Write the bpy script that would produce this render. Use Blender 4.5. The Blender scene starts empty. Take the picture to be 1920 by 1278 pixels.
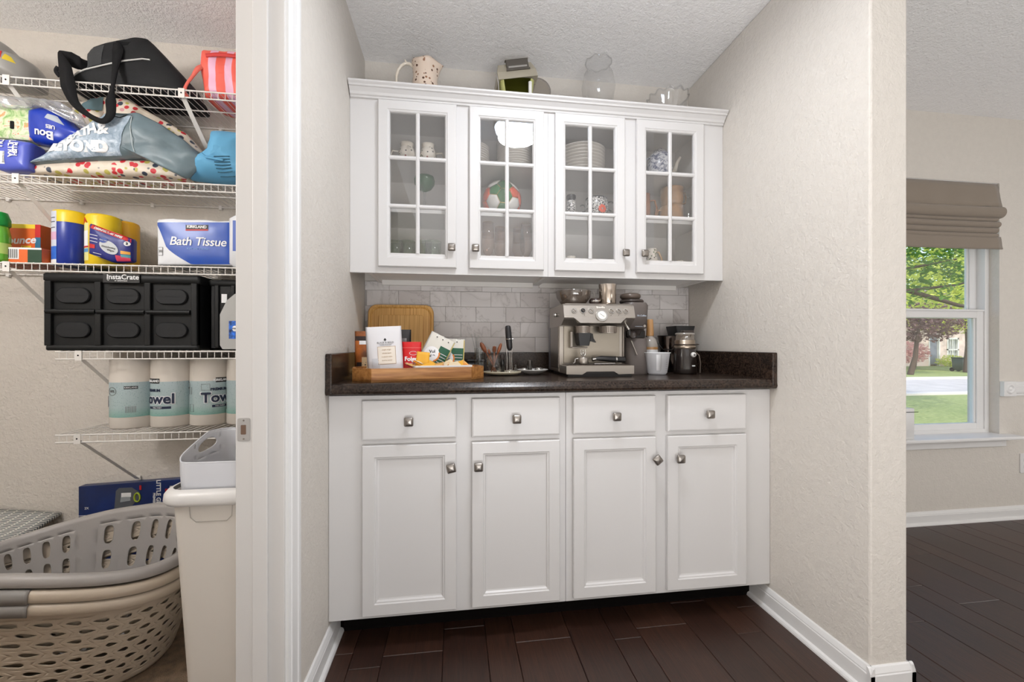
import bpy, math, random
from mathutils import Vector, Matrix
from mathutils import noise as mnoise
random.seed(7)
C = bpy.context.scene.collection
PI = math.pi
sin, cos, sqrt = math.sin, math.cos, math.sqrt
S = bpy.context.scene

# ------------------------------------------------------------------ camera
CAMH, FPX, YAW, HOR = 1.047, 778.6, math.radians(7.875), 646.0
cd = bpy.data.cameras.new('camera'); cam = bpy.data.objects.new('camera', cd); C.objects.link(cam)
cam.location = (0, 0, CAMH); cam.rotation_euler = (PI/2, 0, -YAW)
cd.sensor_width = 36; cd.lens = FPX/1920*36; cd.shift_y = (HOR-639)/1920; cd.clip_start = .02; cd.clip_end = 300
S.camera = cam
# ------------------------------------------------------------------ world and sun
w = bpy.data.worlds.new('sky'); S.world = w; w.use_nodes = True
wn = w.node_tree.nodes; wl = w.node_tree.links
sk = wn.new('ShaderNodeTexSky'); sk.sky_type = 'NISHITA'; sk.sun_disc = False
sk.sun_elevation = math.radians(48); sk.sun_rotation = math.radians(200); sk.air_density = 1.2; sk.dust_density = 2.5
wl.new(sk.outputs[0], wn['Background'].inputs[0]); wn['Background'].inputs[1].default_value = .38
def lamp(name, kind, loc, energy, size=None, rot=(0, 0, 0), col=(1, 1, 1), shape='DISK', sy=None, spread=None):
    d = bpy.data.lights.new(name, kind); d.energy = energy; d.color = col
    if kind == 'AREA':
        d.shape = shape; d.size = size
        if sy: d.size_y = sy
        if spread: d.spread = spread
    elif kind == 'SUN': d.angle = size
    else: d.shadow_soft_size = size
    o = bpy.data.objects.new(name, d); C.objects.link(o); o.location = loc; o.rotation_euler = rot
    return o
lamp('sun', 'SUN', (0, -5, 8), 2.2, .01, (math.radians(42), 0, math.radians(-25)), (1, .95, .87))
# ceiling lamp in front of the alcove, closet lamp; the rest are unseen fills added for brightness
lamp('ceiling_lamp_light', 'AREA', (.385, 1.02, 2.318), 8.5, .24, (0, 0, 0), (.995, .995, 1))
lamp('diffused_camera_flash', 'POINT', (.10, -.75, .45), 12, .40, col=(.99, .995, 1))  # soft fill added low behind the camera to lift cabinets and ceiling
lamp('island_pendant_light', 'POINT', (3.0, -1.3, 1.1), 12, .22, col=(.99, .99, 1))  # added fill for the kitchen side, out of view
lamp('dining_pendant_light', 'POINT', (3.7, .6, 1.0), 17, .2, col=(1, .995, .99))  # added fill for dining wall and ceiling, out of view
lamp('closet_lamp_light', 'POINT', (-1.75, .62, 1.9), 27, .14, col=(1, .99, .98))
lamp('patio_door_daylight', 'AREA', (1.6, -3.1, 1.0), 8, 2.4, (PI/2+.4, 0, 0), (.98, .99, 1), 'RECTANGLE', 1.8)  # broad fill added behind the camera, tilted up; no opening there
# unseen upward fill added just above the kitchen floor to brighten the ceiling
lamp('sunlit_floor_bounce', 'AREA', (.6, -1.7, .03), 72, 1.9, (PI, 0, 0), (.985, .99, 1), 'RECTANGLE', 1.4)
vs = S.view_settings; vs.view_transform = 'Standard'; vs.look = 'None'; vs.gamma = 1; vs.use_curve_mapping = False
vs.exposure = 0.26

# ------------------------------------------------------------------ pixel -> point helpers
def ray(x, y):
    u = (x-960)/FPX; s, c = sin(YAW), cos(YAW)
    return Vector((s+c*u, c-s*u, (HOR-y)/FPX))
def AY(x, y, Y):
    r = ray(x, y); r = r*(Y/r.y); return Vector((r.x, r.y, r.z+CAMH))
def AZ(x, y, z):
    r = ray(x, y); r = r*((z-CAMH)/r.z); return Vector((r.x, r.y, r.z+CAMH))

# ------------------------------------------------------------------ materials
def lin(c):
    def f(v):
        v = v/255.0
        return v/12.92 if v <= .04045 else ((v+.055)/1.055)**2.4
    return (f(c[0]), f(c[1]), f(c[2]), 1)
MC = {}
class NT:
    def __init__(s, name):
        s.m = bpy.data.materials.new(name); s.m.use_nodes = True
        s.n = s.m.node_tree.nodes; s.l = s.m.node_tree.links
        s.p = s.n['Principled BSDF']; s.out = s.n['Material Output']; s.tc = None
    def coord(s, scale=(1, 1, 1), kind='Object', rot=(0, 0, 0)):
        if not s.tc: s.tc = s.n.new('ShaderNodeTexCoord')
        mp = s.n.new('ShaderNodeMapping'); s.l.new(s.tc.outputs[kind], mp.inputs[0])
        mp.inputs['Scale'].default_value = scale; mp.inputs['Rotation'].default_value = rot
        return mp.outputs[0]
    def noise(s, vec, scale, detail=3, dist=0, rough=.5):
        t = s.n.new('ShaderNodeTexNoise'); s.l.new(vec, t.inputs['Vector'])
        t.inputs['Scale'].default_value = scale; t.inputs['Detail'].default_value = detail
        t.inputs['Distortion'].default_value = dist; t.inputs['Roughness'].default_value = rough
        return t.outputs[0]
    def ramp(s, fac, stops, interp='LINEAR'):
        r = s.n.new('ShaderNodeValToRGB'); s.l.new(fac, r.inputs[0]); e = r.color_ramp.elements
        r.color_ramp.interpolation = interp
        while len(e) < len(stops): e.new(.5)
        for k, (p, c) in enumerate(stops): e[k].position = p; e[k].color = lin(c)
        return r.outputs[0]
    def mix(s, fac, a, b, mode='MIX'):
        m = s.n.new('ShaderNodeMix'); m.data_type = 'RGBA'; m.blend_type = mode
        for k, v in ((0, fac), (6, a), (7, b)):
            if hasattr(v, 'node'): s.l.new(v, m.inputs[k])
            elif k == 0: m.inputs[0].default_value = v
            else: m.inputs[k].default_value = lin(v)
        return m.outputs[2]
    def bump(s, h, strength, dist=.002):
        b = s.n.new('ShaderNodeBump'); s.l.new(h, b.inputs['Height'])
        b.inputs['Strength'].default_value = strength; b.inputs['Distance'].default_value = dist
        s.l.new(b.outputs[0], s.p.inputs['Normal'])
    def col(s, c): s.l.new(c, s.p.inputs['Base Color'])
def M(name, c, rough=.5, metal=0, spec=.5, bump=None, var=None, coat=0, emit=0, sheen=0):
    if name in MC: return MC[name]
    t = NT(name); p = t.p
    p.inputs['Base Color'].default_value = lin(c); p.inputs['Roughness'].default_value = rough
    p.inputs['Metallic'].default_value = metal; p.inputs['Specular IOR Level'].default_value = spec
    p.inputs['Coat Weight'].default_value = coat
    if sheen: p.inputs['Sheen Weight'].default_value = sheen
    if emit: p.inputs['Emission Color'].default_value = lin(c); p.inputs['Emission Strength'].default_value = emit
    v = t.coord()
    if var:   # (scale, amount)
        a = tuple(max(0, k*(1-var[1])) for k in c); b = tuple(min(255, k*(1+var[1])) for k in c)
        t.col(t.ramp(t.noise(v, var[0], 4), [(.3, a), (.7, b)]))
    if bump:  # (scale, strength, dist)
        t.bump(t.noise(v, bump[0], 3), bump[1], bump[2] if len(bump) > 2 else .002)
    MC[name] = t.m
    return t.m
def glass(name, tint=(255, 255, 255), refl=.08, rough=.02, edge=.6, body=0.0):
    """thin clear shell: tinted see-through body, mirror-like towards grazing angles"""
    if name in MC: return MC[name]
    t = NT(name); t.n.remove(t.p)
    tr = t.n.new('ShaderNodeBsdfTransparent'); tr.inputs[0].default_value = lin(tint)
    g = t.n.new('ShaderNodeBsdfGlossy'); g.inputs['Roughness'].default_value = rough
    lw = t.n.new('ShaderNodeLayerWeight'); lw.inputs[0].default_value = .35
    mr = t.n.new('ShaderNodeMapRange'); t.l.new(lw.outputs['Facing'], mr.inputs[0])
    mr.inputs[3].default_value = refl; mr.inputs[4].default_value = edge
    mx = t.n.new('ShaderNodeMixShader'); t.l.new(mr.outputs[0], mx.inputs[0]); t.l.new(tr.outputs[0], mx.inputs[1]); t.l.new(g.outputs[0], mx.inputs[2])
    last = mx.outputs[0]
    if body:
        d = t.n.new('ShaderNodeBsdfDiffuse'); d.inputs[0].default_value = lin(tint)
        m2 = t.n.new('ShaderNodeMixShader'); m2.inputs[0].default_value = body
        t.l.new(last, m2.inputs[1]); t.l.new(d.outputs[0], m2.inputs[2]); last = m2.outputs[0]
    t.l.new(last, t.out.inputs[0]); MC[name] = t.m
    return t.m

# ------------------------------------------------------------------ mesh builder
class MB:
    def __init__(s): s.v = []; s.f = []; s.sm = []; s.mi = []; s.cm = 0; s.weld = 0
    def add(s, v, f, smooth=False):
        o = len(s.v); s.v += [Vector(p) for p in v]; s.f += [tuple(i+o for i in q) for q in f]
        s.sm += [smooth]*len(f); s.mi += [s.cm]*len(f); return s
    def box(s, x0, y0, z0, x1, y1, z1):
        v = [(x, y, z) for z in (z0, z1) for y in (y0, y1) for x in (x0, x1)]
        return s.add(v, [(0, 2, 3, 1), (4, 5, 7, 6), (0, 1, 5, 4), (2, 6, 7, 3), (0, 4, 6, 2), (1, 3, 7, 5)])
    def cham(s, x0, y0, z0, x1, y1, z1, b):
        """box with the edges of its -Y or +Z face eased: full chamfer box"""
        v = []; f = []
        X = (x0, x0+b, x1-b, x1); Y = (y0, y0+b, y1-b, y1); Z = (z0, z0+b, z1-b, z1)
        idx = {}
        def P(i, j, k):
            q = (i, j, k)
            if q not in idx: idx[q] = len(v); v.append((X[i], Y[j], Z[k]))
            return idx[q]
        for k, d in ((0, -1), (3, 1)):
            q = [P(1, 1, k), P(2, 1, k), P(2, 2, k), P(1, 2, k)]; f.append(q if d > 0 else q[::-1])
            q = [P(1, k, 1), P(2, k, 1), P(2, k, 2), P(1, k, 2)]; f.append(q if d < 0 else q[::-1])
            q = [P(k, 1, 1), P(k, 2, 1), P(k, 2, 2), P(k, 1, 2)]; f.append(q if d > 0 else q[::-1])
        for a, aa in ((0, 1), (3, 2)):
            for b_, bb in ((0, 1), (3, 2)):
                f.append([P(1, a, bb), P(2, a, bb), P(2, aa, b_), P(1, aa, b_)])
                f.append([P(a, 1, bb), P(a, 2, bb), P(aa, 2, b_), P(aa, 1, b_)])
                f.append([P(a, bb, 1), P(a, bb, 2), P(aa, b_, 2), P(aa, b_, 1)])
                for c_, cc in ((0, 1), (3, 2)):
                    f.append([P(a, bb, cc), P(aa, b_, cc), P(aa, bb, c_)])
        return s.add(v, f)
    def loft(s, rings, close=True, cap0=True, cap1=True, smooth=True):
        n = len(rings[0]); v = [p for r in rings for p in r]; f = []
        for k in range(len(rings)-1):
            for i in range(n if close else n-1):
                a = k*n+i; b = k*n+(i+1) % n; f.append((a, b, b+n, a+n))
        s.add(v, f, smooth)
        if close and cap0: s.add(rings[0], [tuple(range(n))[::-1]])
        if close and cap1: s.add(rings[-1], [tuple(range(n))])
        return s
    def lathe(s, prof, c=(0, 0, 0), n=20, cap=False, sx=1, sy=1, ax='z'):
        rings = []
        for r, z in prof:
            q = []
            for i in range(n):
                a = 2*PI*i/n; x, y = r*cos(a)*sx, r*sin(a)*sy
                p = (x, y, z) if ax == 'z' else ((x, -z, y) if ax == 'y' else (z, x, y))
                q.append((c[0]+p[0], c[1]+p[1], c[2]+p[2]))
            rings.append(q)
        return s.loft(rings, True, cap, cap)
    def cyl(s, c, r, h, n=20, ax='z', r2=None, smooth=True):
        r2 = r if r2 is None else r2
        return s.lathe([(r, 0), (r2, h)], c, n, True, ax=ax)
    def rrect(s, w, d, r, n=4):
        pts = []
        for cx, cy, a0 in ((w/2-r, d/2-r, 0), (-w/2+r, d/2-r, 90), (-w/2+r, -d/2+r, 180), (w/2-r, -d/2+r, 270)):
            for k in range(n+1):
                a = math.radians(a0+90*k/n); pts.append((cx+r*cos(a), cy+r*sin(a)))
        return pts
    def rbox(s, c, w, d, h, r, n=4, taper=0, e=None, ax='z'):
        """rounded-rectangle prism, base centre c, eased top and bottom edge e"""
        e = min(r*.5, h*.2) if e is None else e
        R = []
        for z, k in ((0, -e), (e, 0), (h-e, 0), (h, -e)):
            t = 1+taper*z/h
            q = s.rrect((w+2*k)*t, (d+2*k)*t, max(.0005, r+k*.7), n)
            R.append([((c[0]+x, c[1]+y, c[2]+z) if ax == 'z' else (c[0]+x, c[1]-z, c[2]+y) if ax == 'y' else (c[0]+z, c[1]+x, c[2]+y)) for x, y in q])
        return s.loft(R)
    def tube(s, path, r, n=8, closed=False, flat=1.0):
        P = [Vector(p) for p in path]; L = len(P); rings = []
        up = Vector((0, 0, 1))
        prevn = None
        for i in range(L):
            if closed: t = (P[(i+1) % L]-P[i-1])
            else: t = P[min(i+1, L-1)]-P[max(i-1, 0)]
            t.normalize()
            if prevn is None:
                a = up if abs(t.dot(up)) < .9 else Vector((1, 0, 0))
                nn = t.cross(a).normalized()
            else:
                nn = (prevn - t*prevn.dot(t)).normalized()
            prevn = nn; b = t.cross(nn)
            rr = r[i] if isinstance(r, (list, tuple)) else r
            rings.append([P[i]+nn*(rr*cos(2*PI*k/n))+b*(rr*flat*sin(2*PI*k/n)) for k in range(n)])
        if closed: rings.append(rings[0]); return s.loft(rings, True, False, False)
        return s.loft(rings)
    def prism(s, pts, plane, d0, d1, smooth=False):
        """polygon (a,b) in plane 'xz','xy','yz' pushed from d0 to d1 along the third axis"""
        def P(a, b, d): return {'xz': (a, d, b), 'xy': (a, b, d), 'yz': (d, a, b)}[plane]
        n = len(pts); r0 = [P(a, b, d0) for a, b in pts]; r1 = [P(a, b, d1) for a, b in pts]
        s.add(r0+r1, [(i, (i+1) % n, n+(i+1) % n, n+i) for i in range(n)], smooth)
        s.add(r0, [tuple(range(n))[::-1]]); s.add(r1, [tuple(range(n))])
        return s
    def grid(s, fn, nu, nv, cu=False, smooth=True):
        v = [fn(i/(nu if cu else nu-1), j/(nv-1)) for j in range(nv) for i in range(nu)]; f = []
        for j in range(nv-1):
            for i in range(nu if cu else nu-1):
                f.append((j*nu+i, j*nu+(i+1) % nu, (j+1)*nu+(i+1) % nu, (j+1)*nu+i))
        return s.add(v, f, smooth)
    def xf(s, m):
        s.v = [m @ p for p in s.v]; return s
    def build(s, name, mat, parent=None, bevel=0, seg=2, solid=0, sub=0, world=False, auto=None, fixn=True, label=None, soff=0):
        v = s.v
        if world and parent is not None:
            M_ = Matrix()
            o = parent
            ch = []
            while o is not None: ch.append(o); o = o.parent
            for o in reversed(ch): M_ = M_ @ Matrix.LocRotScale(o.location, o.rotation_euler, o.scale)
            Mi = M_.inverted(); v = [Mi @ p for p in v]
        me = bpy.data.meshes.new(name); me.from_pydata([tuple(p) for p in v], [], s.f)
        mats = mat if isinstance(mat, (list, tuple)) else [mat]
        for m in mats: me.materials.append(m)
        me.polygons.foreach_set('use_smooth', s.sm)
        if len(mats) > 1: me.polygons.foreach_set('material_index', s.mi)
        if fixn:
            import bmesh
            b = bmesh.new(); b.from_mesh(me)
            if s.weld: bmesh.ops.remove_doubles(b, verts=b.verts, dist=s.weld)
            bmesh.ops.recalc_face_normals(b, faces=b.faces); b.to_mesh(me); b.free()
        me.update()
        o = bpy.data.objects.new(name, me); C.objects.link(o)
        if parent is not None: o.parent = parent
        if solid:
            q = o.modifiers.new('s', 'SOLIDIFY'); q.thickness = solid; q.offset = soff
        if bevel:
            q = o.modifiers.new('b', 'BEVEL'); q.width = bevel; q.segments = seg; q.limit_method = 'ANGLE'; q.angle_limit = math.radians(40)
            q.harden_normals = False
        if sub:
            q = o.modifiers.new('u', 'SUBSURF'); q.levels = sub; q.render_levels = sub
        if label: o['label'] = label
        return o
def bx(*a): return MB().box(*a)
def thing(name, label, cat, loc=(0, 0, 0), rz=0, group=None):
    o = bpy.data.objects.new(name, None); C.objects.link(o); o.empty_display_size = .02
    o.location = loc; o.rotation_euler = (0, 0, rz); return tag(o, label, cat, group)
def tag(o, label, cat, group=None, kind=None):
    if label: o['label'] = label
    if cat: o['category'] = cat
    if group: o['group'] = group
    if kind: o['kind'] = kind
    return o
def struct(o): o['kind'] = 'structure'; return o
def sempty(name, loc=(0, 0, 0)):
    o = bpy.data.objects.new(name, None); C.objects.link(o); o.location = loc; o['kind'] = 'structure'; return o
def dup(root, loc, rz=None, label=None, scale=None):
    r = root.copy(); C.objects.link(r); r.location = loc
    if rz is not None: r.rotation_euler = (r.rotation_euler.x, r.rotation_euler.y, rz)
    if label: r['label'] = label
    if scale: r.scale = scale
    for ch in list(root.children):
        c = ch.copy(); C.objects.link(c); c.parent = r
        for g in ch.children:
            d = g.copy(); C.objects.link(d); d.parent = c
    return r
def text_geo(s, size, offset=0.0, shear=0.0, align='CENTER', spacing=1.0, ext=.0004, flipx=False):
    cu = bpy.data.curves.new('t', 'FONT'); cu.body = s; cu.size = size; cu.align_x = align; cu.align_y = 'CENTER'
    cu.offset = offset; cu.shear = shear; cu.space_character = spacing; cu.extrude = ext; cu.resolution_u = 3
    o = bpy.data.objects.new('t', cu); C.objects.link(o)
    me = bpy.data.meshes.new_from_object(o.evaluated_get(bpy.context.evaluated_depsgraph_get()))
    v = [p.co.copy() for p in me.vertices]; f = [tuple(p.vertices) for p in me.polygons]
    bpy.data.objects.remove(o); bpy.data.curves.remove(cu); bpy.data.meshes.remove(me)
    return v, f
def text(s, size, mat, parent, fn, name='lettering', **k):
    """fn(x, y, z) -> local point (z is height above the surface)"""
    v, f = text_geo(s, size, **k)
    m = MB(); m.add([fn(p.x, p.y, p.z) for p in v], f)
    return m.build(name, mat, parent, fixn=False)
def onXZ(cx, y, cz, rot=0, sx=1):
    """flat text on a face that looks towards -Y"""
    c_, s_ = cos(rot), sin(rot)
    return lambda a, b, h: (cx+(a*c_-b*s_)*sx, y-.0006-h, cz+a*s_+b*c_)
# ------------------------------------------------------------------ setting materials
def wallmat(name, c, sc=95, st=.55, d=.004):
    t = NT(name); v = t.coord(); t.p.inputs['Roughness'].default_value = .75; t.p.inputs['Specular IOR Level'].default_value = .3
    a = t.noise(v, sc, 2, .6); b = t.noise(v, sc*.35, 2)
    m = t.n.new('ShaderNodeMath'); m.operation = 'ADD'; t.l.new(a, m.inputs[0]); t.l.new(b, m.inputs[1])
    t.bump(m.outputs[0], st, d); t.col(t.ramp(b, [(.3, tuple(k*.985 for k in c)), (.7, c)]))
    return t.m
WALL = wallmat('wall_paint', (217, 211, 203)); CWALL = wallmat('closet_wall_paint', (214, 207, 198), 80, .8, .005)
CEIL = wallmat('ceiling_texture', (246, 245, 245), 130, .6, .007)
WHITE = M('white_trim_paint', (230, 229, 228), .35, bump=(12, .05))
CAB = M('white_cabinet_paint', (213, 211, 210), .34, bump=(30, .03))
CABIN = M('cabinet_lining', (228, 225, 221), .5)
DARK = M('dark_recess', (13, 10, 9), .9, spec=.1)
NICK = M('brushed_nickel', (158, 152, 146), .32, 1, bump=(200, .05))
PANE = glass('cabinet_glass', (250, 250, 250), .09, .01, .35)
WGL = glass('window_glass', (250, 252, 252), .02, .0, .3)
FABR = M('greige_fabric', (140, 128, 115), .9, bump=(350, .3), sheen=.2)
t = NT('plank_wood'); v = t.coord((28, 1.2, 28)); oi = t.n.new('ShaderNodeObjectInfo')
g = t.noise(v, 5, 5, 1.6, .65); base = t.ramp(g, [(.25, (30, 17, 11)), (.5, (60, 36, 25)), (.78, (80, 52, 38))])
rr = t.ramp(oi.outputs['Random'], [(0, (205, 195, 190)), (.5, (235, 228, 222)), (1, (255, 255, 255))])
t.col(t.mix(1.0, base, rr, 'MULTIPLY')); t.bump(g, .25, .0015)
t.p.inputs['Roughness'].default_value = .46; t.p.inputs['Specular IOR Level'].default_value = .65; t.p.inputs['Coat Weight'].default_value = .12; t.p.inputs['Coat Roughness'].default_value = .3
PLANK = t.m
t = NT('marble_tile'); v0 = t.coord((1, 1, 1)); oi = t.n.new('ShaderNodeObjectInfo')
vm = t.n.new('ShaderNodeVectorMath'); vm.operation = 'ADD'; t.l.new(v0, vm.inputs[0])
sc = t.n.new('ShaderNodeVectorMath'); sc.operation = 'SCALE'; sc.inputs[0].default_value = (9, 5, 7); t.l.new(oi.outputs['Random'], sc.inputs['Scale']); t.l.new(sc.outputs[0], vm.inputs[1])
n1 = t.noise(vm.outputs[0], 3.6, 4, 1.0, .6)
vein = t.ramp(n1, [(.0, (214, 210, 209)), (.44, (222, 218, 217)), (.497, (210, 206, 204)), (.507, (192, 187, 186)), (.517, (214, 210, 209)), (1, (226, 223, 222))])
tint = t.ramp(oi.outputs['Random'], [(0, (234, 231, 230)), (1, (255, 255, 255))])
t.col(t.mix(1.0, vein, tint, 'MULTIPLY')); t.p.inputs['Roughness'].default_value = .3
TILE = t.m
t = NT('dark_counter_laminate'); v = t.coord()
n1 = t.noise(v, 14, 6, .8, .65); n2 = t.noise(v, 160, 2)
t.col(t.mix(.24, t.ramp(n1, [(.3, (24, 16, 13)), (.55, (42, 30, 24)), (.75, (70, 54, 44))]), t.ramp(n2, [(.4, (28, 20, 16)), (.65, (98, 84, 72))])))
t.p.inputs['Roughness'].default_value = .26; t.p.inputs['Specular IOR Level'].default_value = .4; t.bump(n2, .06); COUNT = t.m
CARPET = M('beige_closet_carpet', (128, 108, 88), .95, bump=(260, 1.0, .006), var=(30, .16))

# ------------------------------------------------------------------ shell
CZ = 2.41; XL, XR, YB, YF = -.4265, 1.2375, 2.0725, 1.588
def S1(name, m, mb, **k): return struct(mb.build(name, m, **k))
S1('ceiling', CEIL, bx(-2.5, -3.3, CZ, 5.2, 2.26, CZ+.12))
fl = S1('floor', M('subfloor', (40, 26, 20), .6), bx(-.54, -3.3, -.1, 5.2, 2.1, -.006))
S1('floor_closet', CARPET, bx(-2.5, .1, -.1, -.54, 2.1, 0))
S1('wall_back', WALL, bx(-.54, YB, 0, 1.366, 2.23, CZ))
S1('wall_back_closet', CWALL, bx(-2.5, YB, 0, -.54, 2.23, CZ))
S1('wall_left', WALL, bx(-.54, 1.137, 0, XL, YB, CZ).box(-.54, .3, 2.06, XL, 1.12, CZ).box(-.54, -3.2, 0, XL, .3, CZ))
S1('wall_right', WALL, bx(XR, 1.088, 0, 1.366, YB, CZ), bevel=.006)
S1('wall_closet_side', CWALL, bx(-2.5, .1, 0, -2.38, YB, CZ))
S1('wall_closet_front', CWALL, bx(-2.38, .1, 0, -.54, .2, CZ))
S1('wall_front', WALL, bx(-.54, -3.3, 0, 5.2, -3.2, CZ))
S1('wall_far_right', WALL, bx(5.08, -3.2, 0, 5.2, 2.23, CZ))
WX0, WX1, WZ0, WZ1 = 2.28, 3.246, .505, 2.017
S1('wall_window', WALL, bx(1.366, YB, 0, WX0, 2.23, CZ).box(WX1, YB, 0, 5.08, 2.23, CZ).box(WX0, YB, 0, WX1, 2.23, WZ0).box(WX0, YB, WZ1, WX1, 2.23, CZ))
# floor planks: 20, 15 and 10 cm boards running towards the window wall
cyc = [.2, .15, .102]; x = -.239-.452; k = 0; cols = []
while x < 5.0:
    cols.append((x, cyc[k % 3])); x += cyc[k % 3]; k += 1
known = {.66: 1.411, 1.59: 1.345, 2.21: 1.415, -.39: 1.47, .2: 1.62, 3.1: 1.7}
for (x, wd) in cols:
    x0 = max(x, -.425); x1 = min(x+wd, 5.08)
    if x1-x0 < .02: continue
    cuts = [2.07]; kj = [v for q, v in known.items() if x <= q < x+wd]
    y = kj[0] if kj else 2.07-random.uniform(.25, .9)
    while y > -.7: cuts.append(y); y -= random.choice((.62, .78, .95, 1.15))
    cuts.append(-.9)
    for a, b in zip(cuts[:-1], cuts[1:]):
        xx1 = x1
        MB().cham(x0+.0008, b+.0008, -.02, xx1-.0008, a-.0008, 0, .0016).build('plank', PLANK, fl)
# baseboards (bevelled cap + shoe)
def baseboard(name, p0, p1, nrm, h=.084):
    """p0->p1 on the floor line, nrm points into the room"""
    p0, p1, n = Vector(p0), Vector(p1), Vector(nrm)
    prof = [(0, 0), (.014, 0), (.014, h*.72), (.012, h*.76), (.012, h*.8), (.006, h*.97), (.003, h), (0, h)]
    m = MB(); r = [[p+n*a+Vector((0, 0, b)) for a, b in prof] for p in (p0, p1)]
    m.loft(r, smooth=False); o = struct(m.build(name, WHITE))
    s = MB(); r = [[p+n*(.014+a)+Vector((0, 0, b)) for a, b in ((0, 0), (.012, 0), (.0115, .006), (.008, .0125), (0, .016))] for p in (p0, p1)]
    s.loft(r, smooth=False).build('shoe_molding', WHITE, o)
    return o
baseboard('baseboard_left', (XL, 1.59, 0), (XL, 1.232, 0), (1, 0, 0))
baseboard('baseboard_right', (XR, 1.60, 0), (XR, 1.088-.014, 0), (-1, 0, 0))
baseboard('baseboard_end', (XR-.014, 1.088, 0), (1.366+.014, 1.088, 0), (0, -1, 0))
baseboard('baseboard_dining', (1.366, YB, 0), (5.08, YB, 0), (0, -1, 0), .075)
baseboard('baseboard_partition', (1.366, 1.074, 0), (1.366, YB-.026, 0), (1, 0, 0))
# closet doorway: jamb with stop, casing on the kitchen side
d1 = sempty('door_1', (-.48, 1.12, 0))
bx(-.541, 1.12, 0, -.4265, 1.137, 2.06).build('door_jamb', M('jamb_paint', (208, 205, 202), .4), d1, world=True, bevel=.0015)  # jamb and stop greyed below the trim white to offset strong light on them
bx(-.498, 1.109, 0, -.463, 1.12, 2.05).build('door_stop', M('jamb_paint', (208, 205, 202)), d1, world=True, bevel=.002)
bx(-.541, .3, 2.045, -.4265, 1.12, 2.06).build('door_head', WHITE, d1, world=True)
m = MB(); prof = [(1.127, 0), (1.127, .007), (1.133, .009), (1.137, .009), (1.140, .012), (1.168, .014), (1.173, .017), (1.186, .017), (1.191, .015), (1.194, .0)]
m.loft([[(XL+b, a, z) for a, b in prof] for z in (0, 2.12)], smooth=False); m.build('casing', WHITE, d1, world=True)
k = MB().rbox((-.5215, 1.12, .835), .030, .058, .0016, .005, e=.0004, ax='y').build('strike_plate', M('strike_plate_steel', (200, 198, 196), .35, .6), d1, world=True)
MB().rbox((-.522, 1.1184, .835), .012, .024, .0006, .002, e=.0001, ax='y').build('latch_hole', M('latch_hole', (110, 86, 70), .8), k, world=True)
m = MB()
for z in (.858, .812): m.cyl((-.5215, 1.1184, z), .0022, .0008, 10, 'y')
m.build('screw', NICK, k, world=True)

# ------------------------------------------------------------------ dining window
w1 = sempty('window_1', (2.76, 2.14, .505))
def wb(n, m, mb, p=w1, **k): return mb.build(n, m, p, world=True, **k)
wb('window_frame', WHITE, bx(WX1-.03, 2.12, WZ0, WX1, 2.2, WZ1).box(WX0, 2.12, WZ0, WX0+.03, 2.2, WZ1).box(WX0+.03, 2.12, WZ1-.03, WX1-.03, 2.2, WZ1).box(WX0+.03, 2.12, WZ0, WX1-.03, 2.2, WZ0+.028), bevel=.003)
def sash(y, z0, z1, st=.048, rb=.04, rt=.05):
    a, b = WX0+.03, WX1-.03
    m = bx(a, y, z0, a+st, y+.03, z1).box(b-st, y, z0, b, y+.03, z1).box(a+st, y, z0, b-st, y+.03, z0+rb).box(a+st, y, z1-rt, b-st, y+.03, z1)
    m.box(b-st-.012, y+.008, z0+rb, b-st, y+.022, z1-rt).box(a+st, y+.008, z0+rb, a+st+.012, y+.022, z1-rt)
    o = wb('sash', WHITE, m, bevel=.003)
    wb('pane', WGL, bx(a+st, y+.014, z0+rb, b-st, y+.017, z1-rt), o); return o
lo = sash(2.128, WZ0+.024, 1.262, rt=.052); sash(2.162, 1.21, WZ1-.028, st=.05)
wb('sash_lip', WHITE, bx(WX0+.035, 2.118, 1.25, WX1-.035, 2.13, 1.262), lo, bevel=.003)
sl = S1('window_sill', WHITE, bx(WX0-.09, 1.99, .492, 3.318, 2.13, .512), bevel=.006); sl.name = 'window_sill'
sl.parent = w1; sl.matrix_parent_inverse = Matrix.Translation(-w1.location); del sl['kind']
wb('sill_apron', WHITE, bx(WX0-.06, 2.054, .44, 3.27, 2.072, .492), bevel=.003)
# roman shade
rs = thing('roman_shade', 'greige folded roman shade drawn up at the top of the dining room window', 'window shade', (2.78, 2.10, 1.63))
def fold(name, z0, z1, y0, bulge, xr=0, sag=0):
    def ring(x):
        pts = []; s_ = sag*(1-((x-2.78)/.48)**2)
        for k in range(13):
            a = PI*k/12; pts.append((x, y0-bulge*sin(a)**.8, z1-(z1-z0)*(1-cos(a))/2-s_))
        for k in range(5): pts.append((x, y0+.006, z0+(z1-z0)*k/4-s_))
        return pts
    n = 14
    return MB().loft([ring(2.285+(3.243-xr-2.285)*i/n) for i in range(n+1)]).build(name, FABR, rs, world=True)
wb('head_rail', WHITE, bx(2.29, 2.075, 1.99, 3.235, 2.11, 2.016), rs)
def flap(name, z0, z1, ya, yb, xr=0):
    m = MB()
    def fn(u, v): return (2.285+(3.235-xr-2.285)*u, ya+(yb-ya)*v+.004*sin(u*31+v*3)*v, z1+(z0-z1)*v-.006*sin(PI*u)*v)
    m.grid(fn, 30, 6); return m.build(name, FABR, rs, world=True, solid=.004)
flap('upper_panel', 1.868, 2.012, 2.075, 2.05)
for z0, z1, y0, b, xr in ((1.803, 1.872, 2.07, .035, 0), (1.782, 1.806, 2.075, .022, .03), (1.745, 1.784, 2.075, .028, .02), (1.712, 1.748, 2.075, .024, .03), (1.684, 1.714, 2.075, .022, .03)):
    fold('fold', z0, z1, y0, b, xr, .004)
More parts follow.
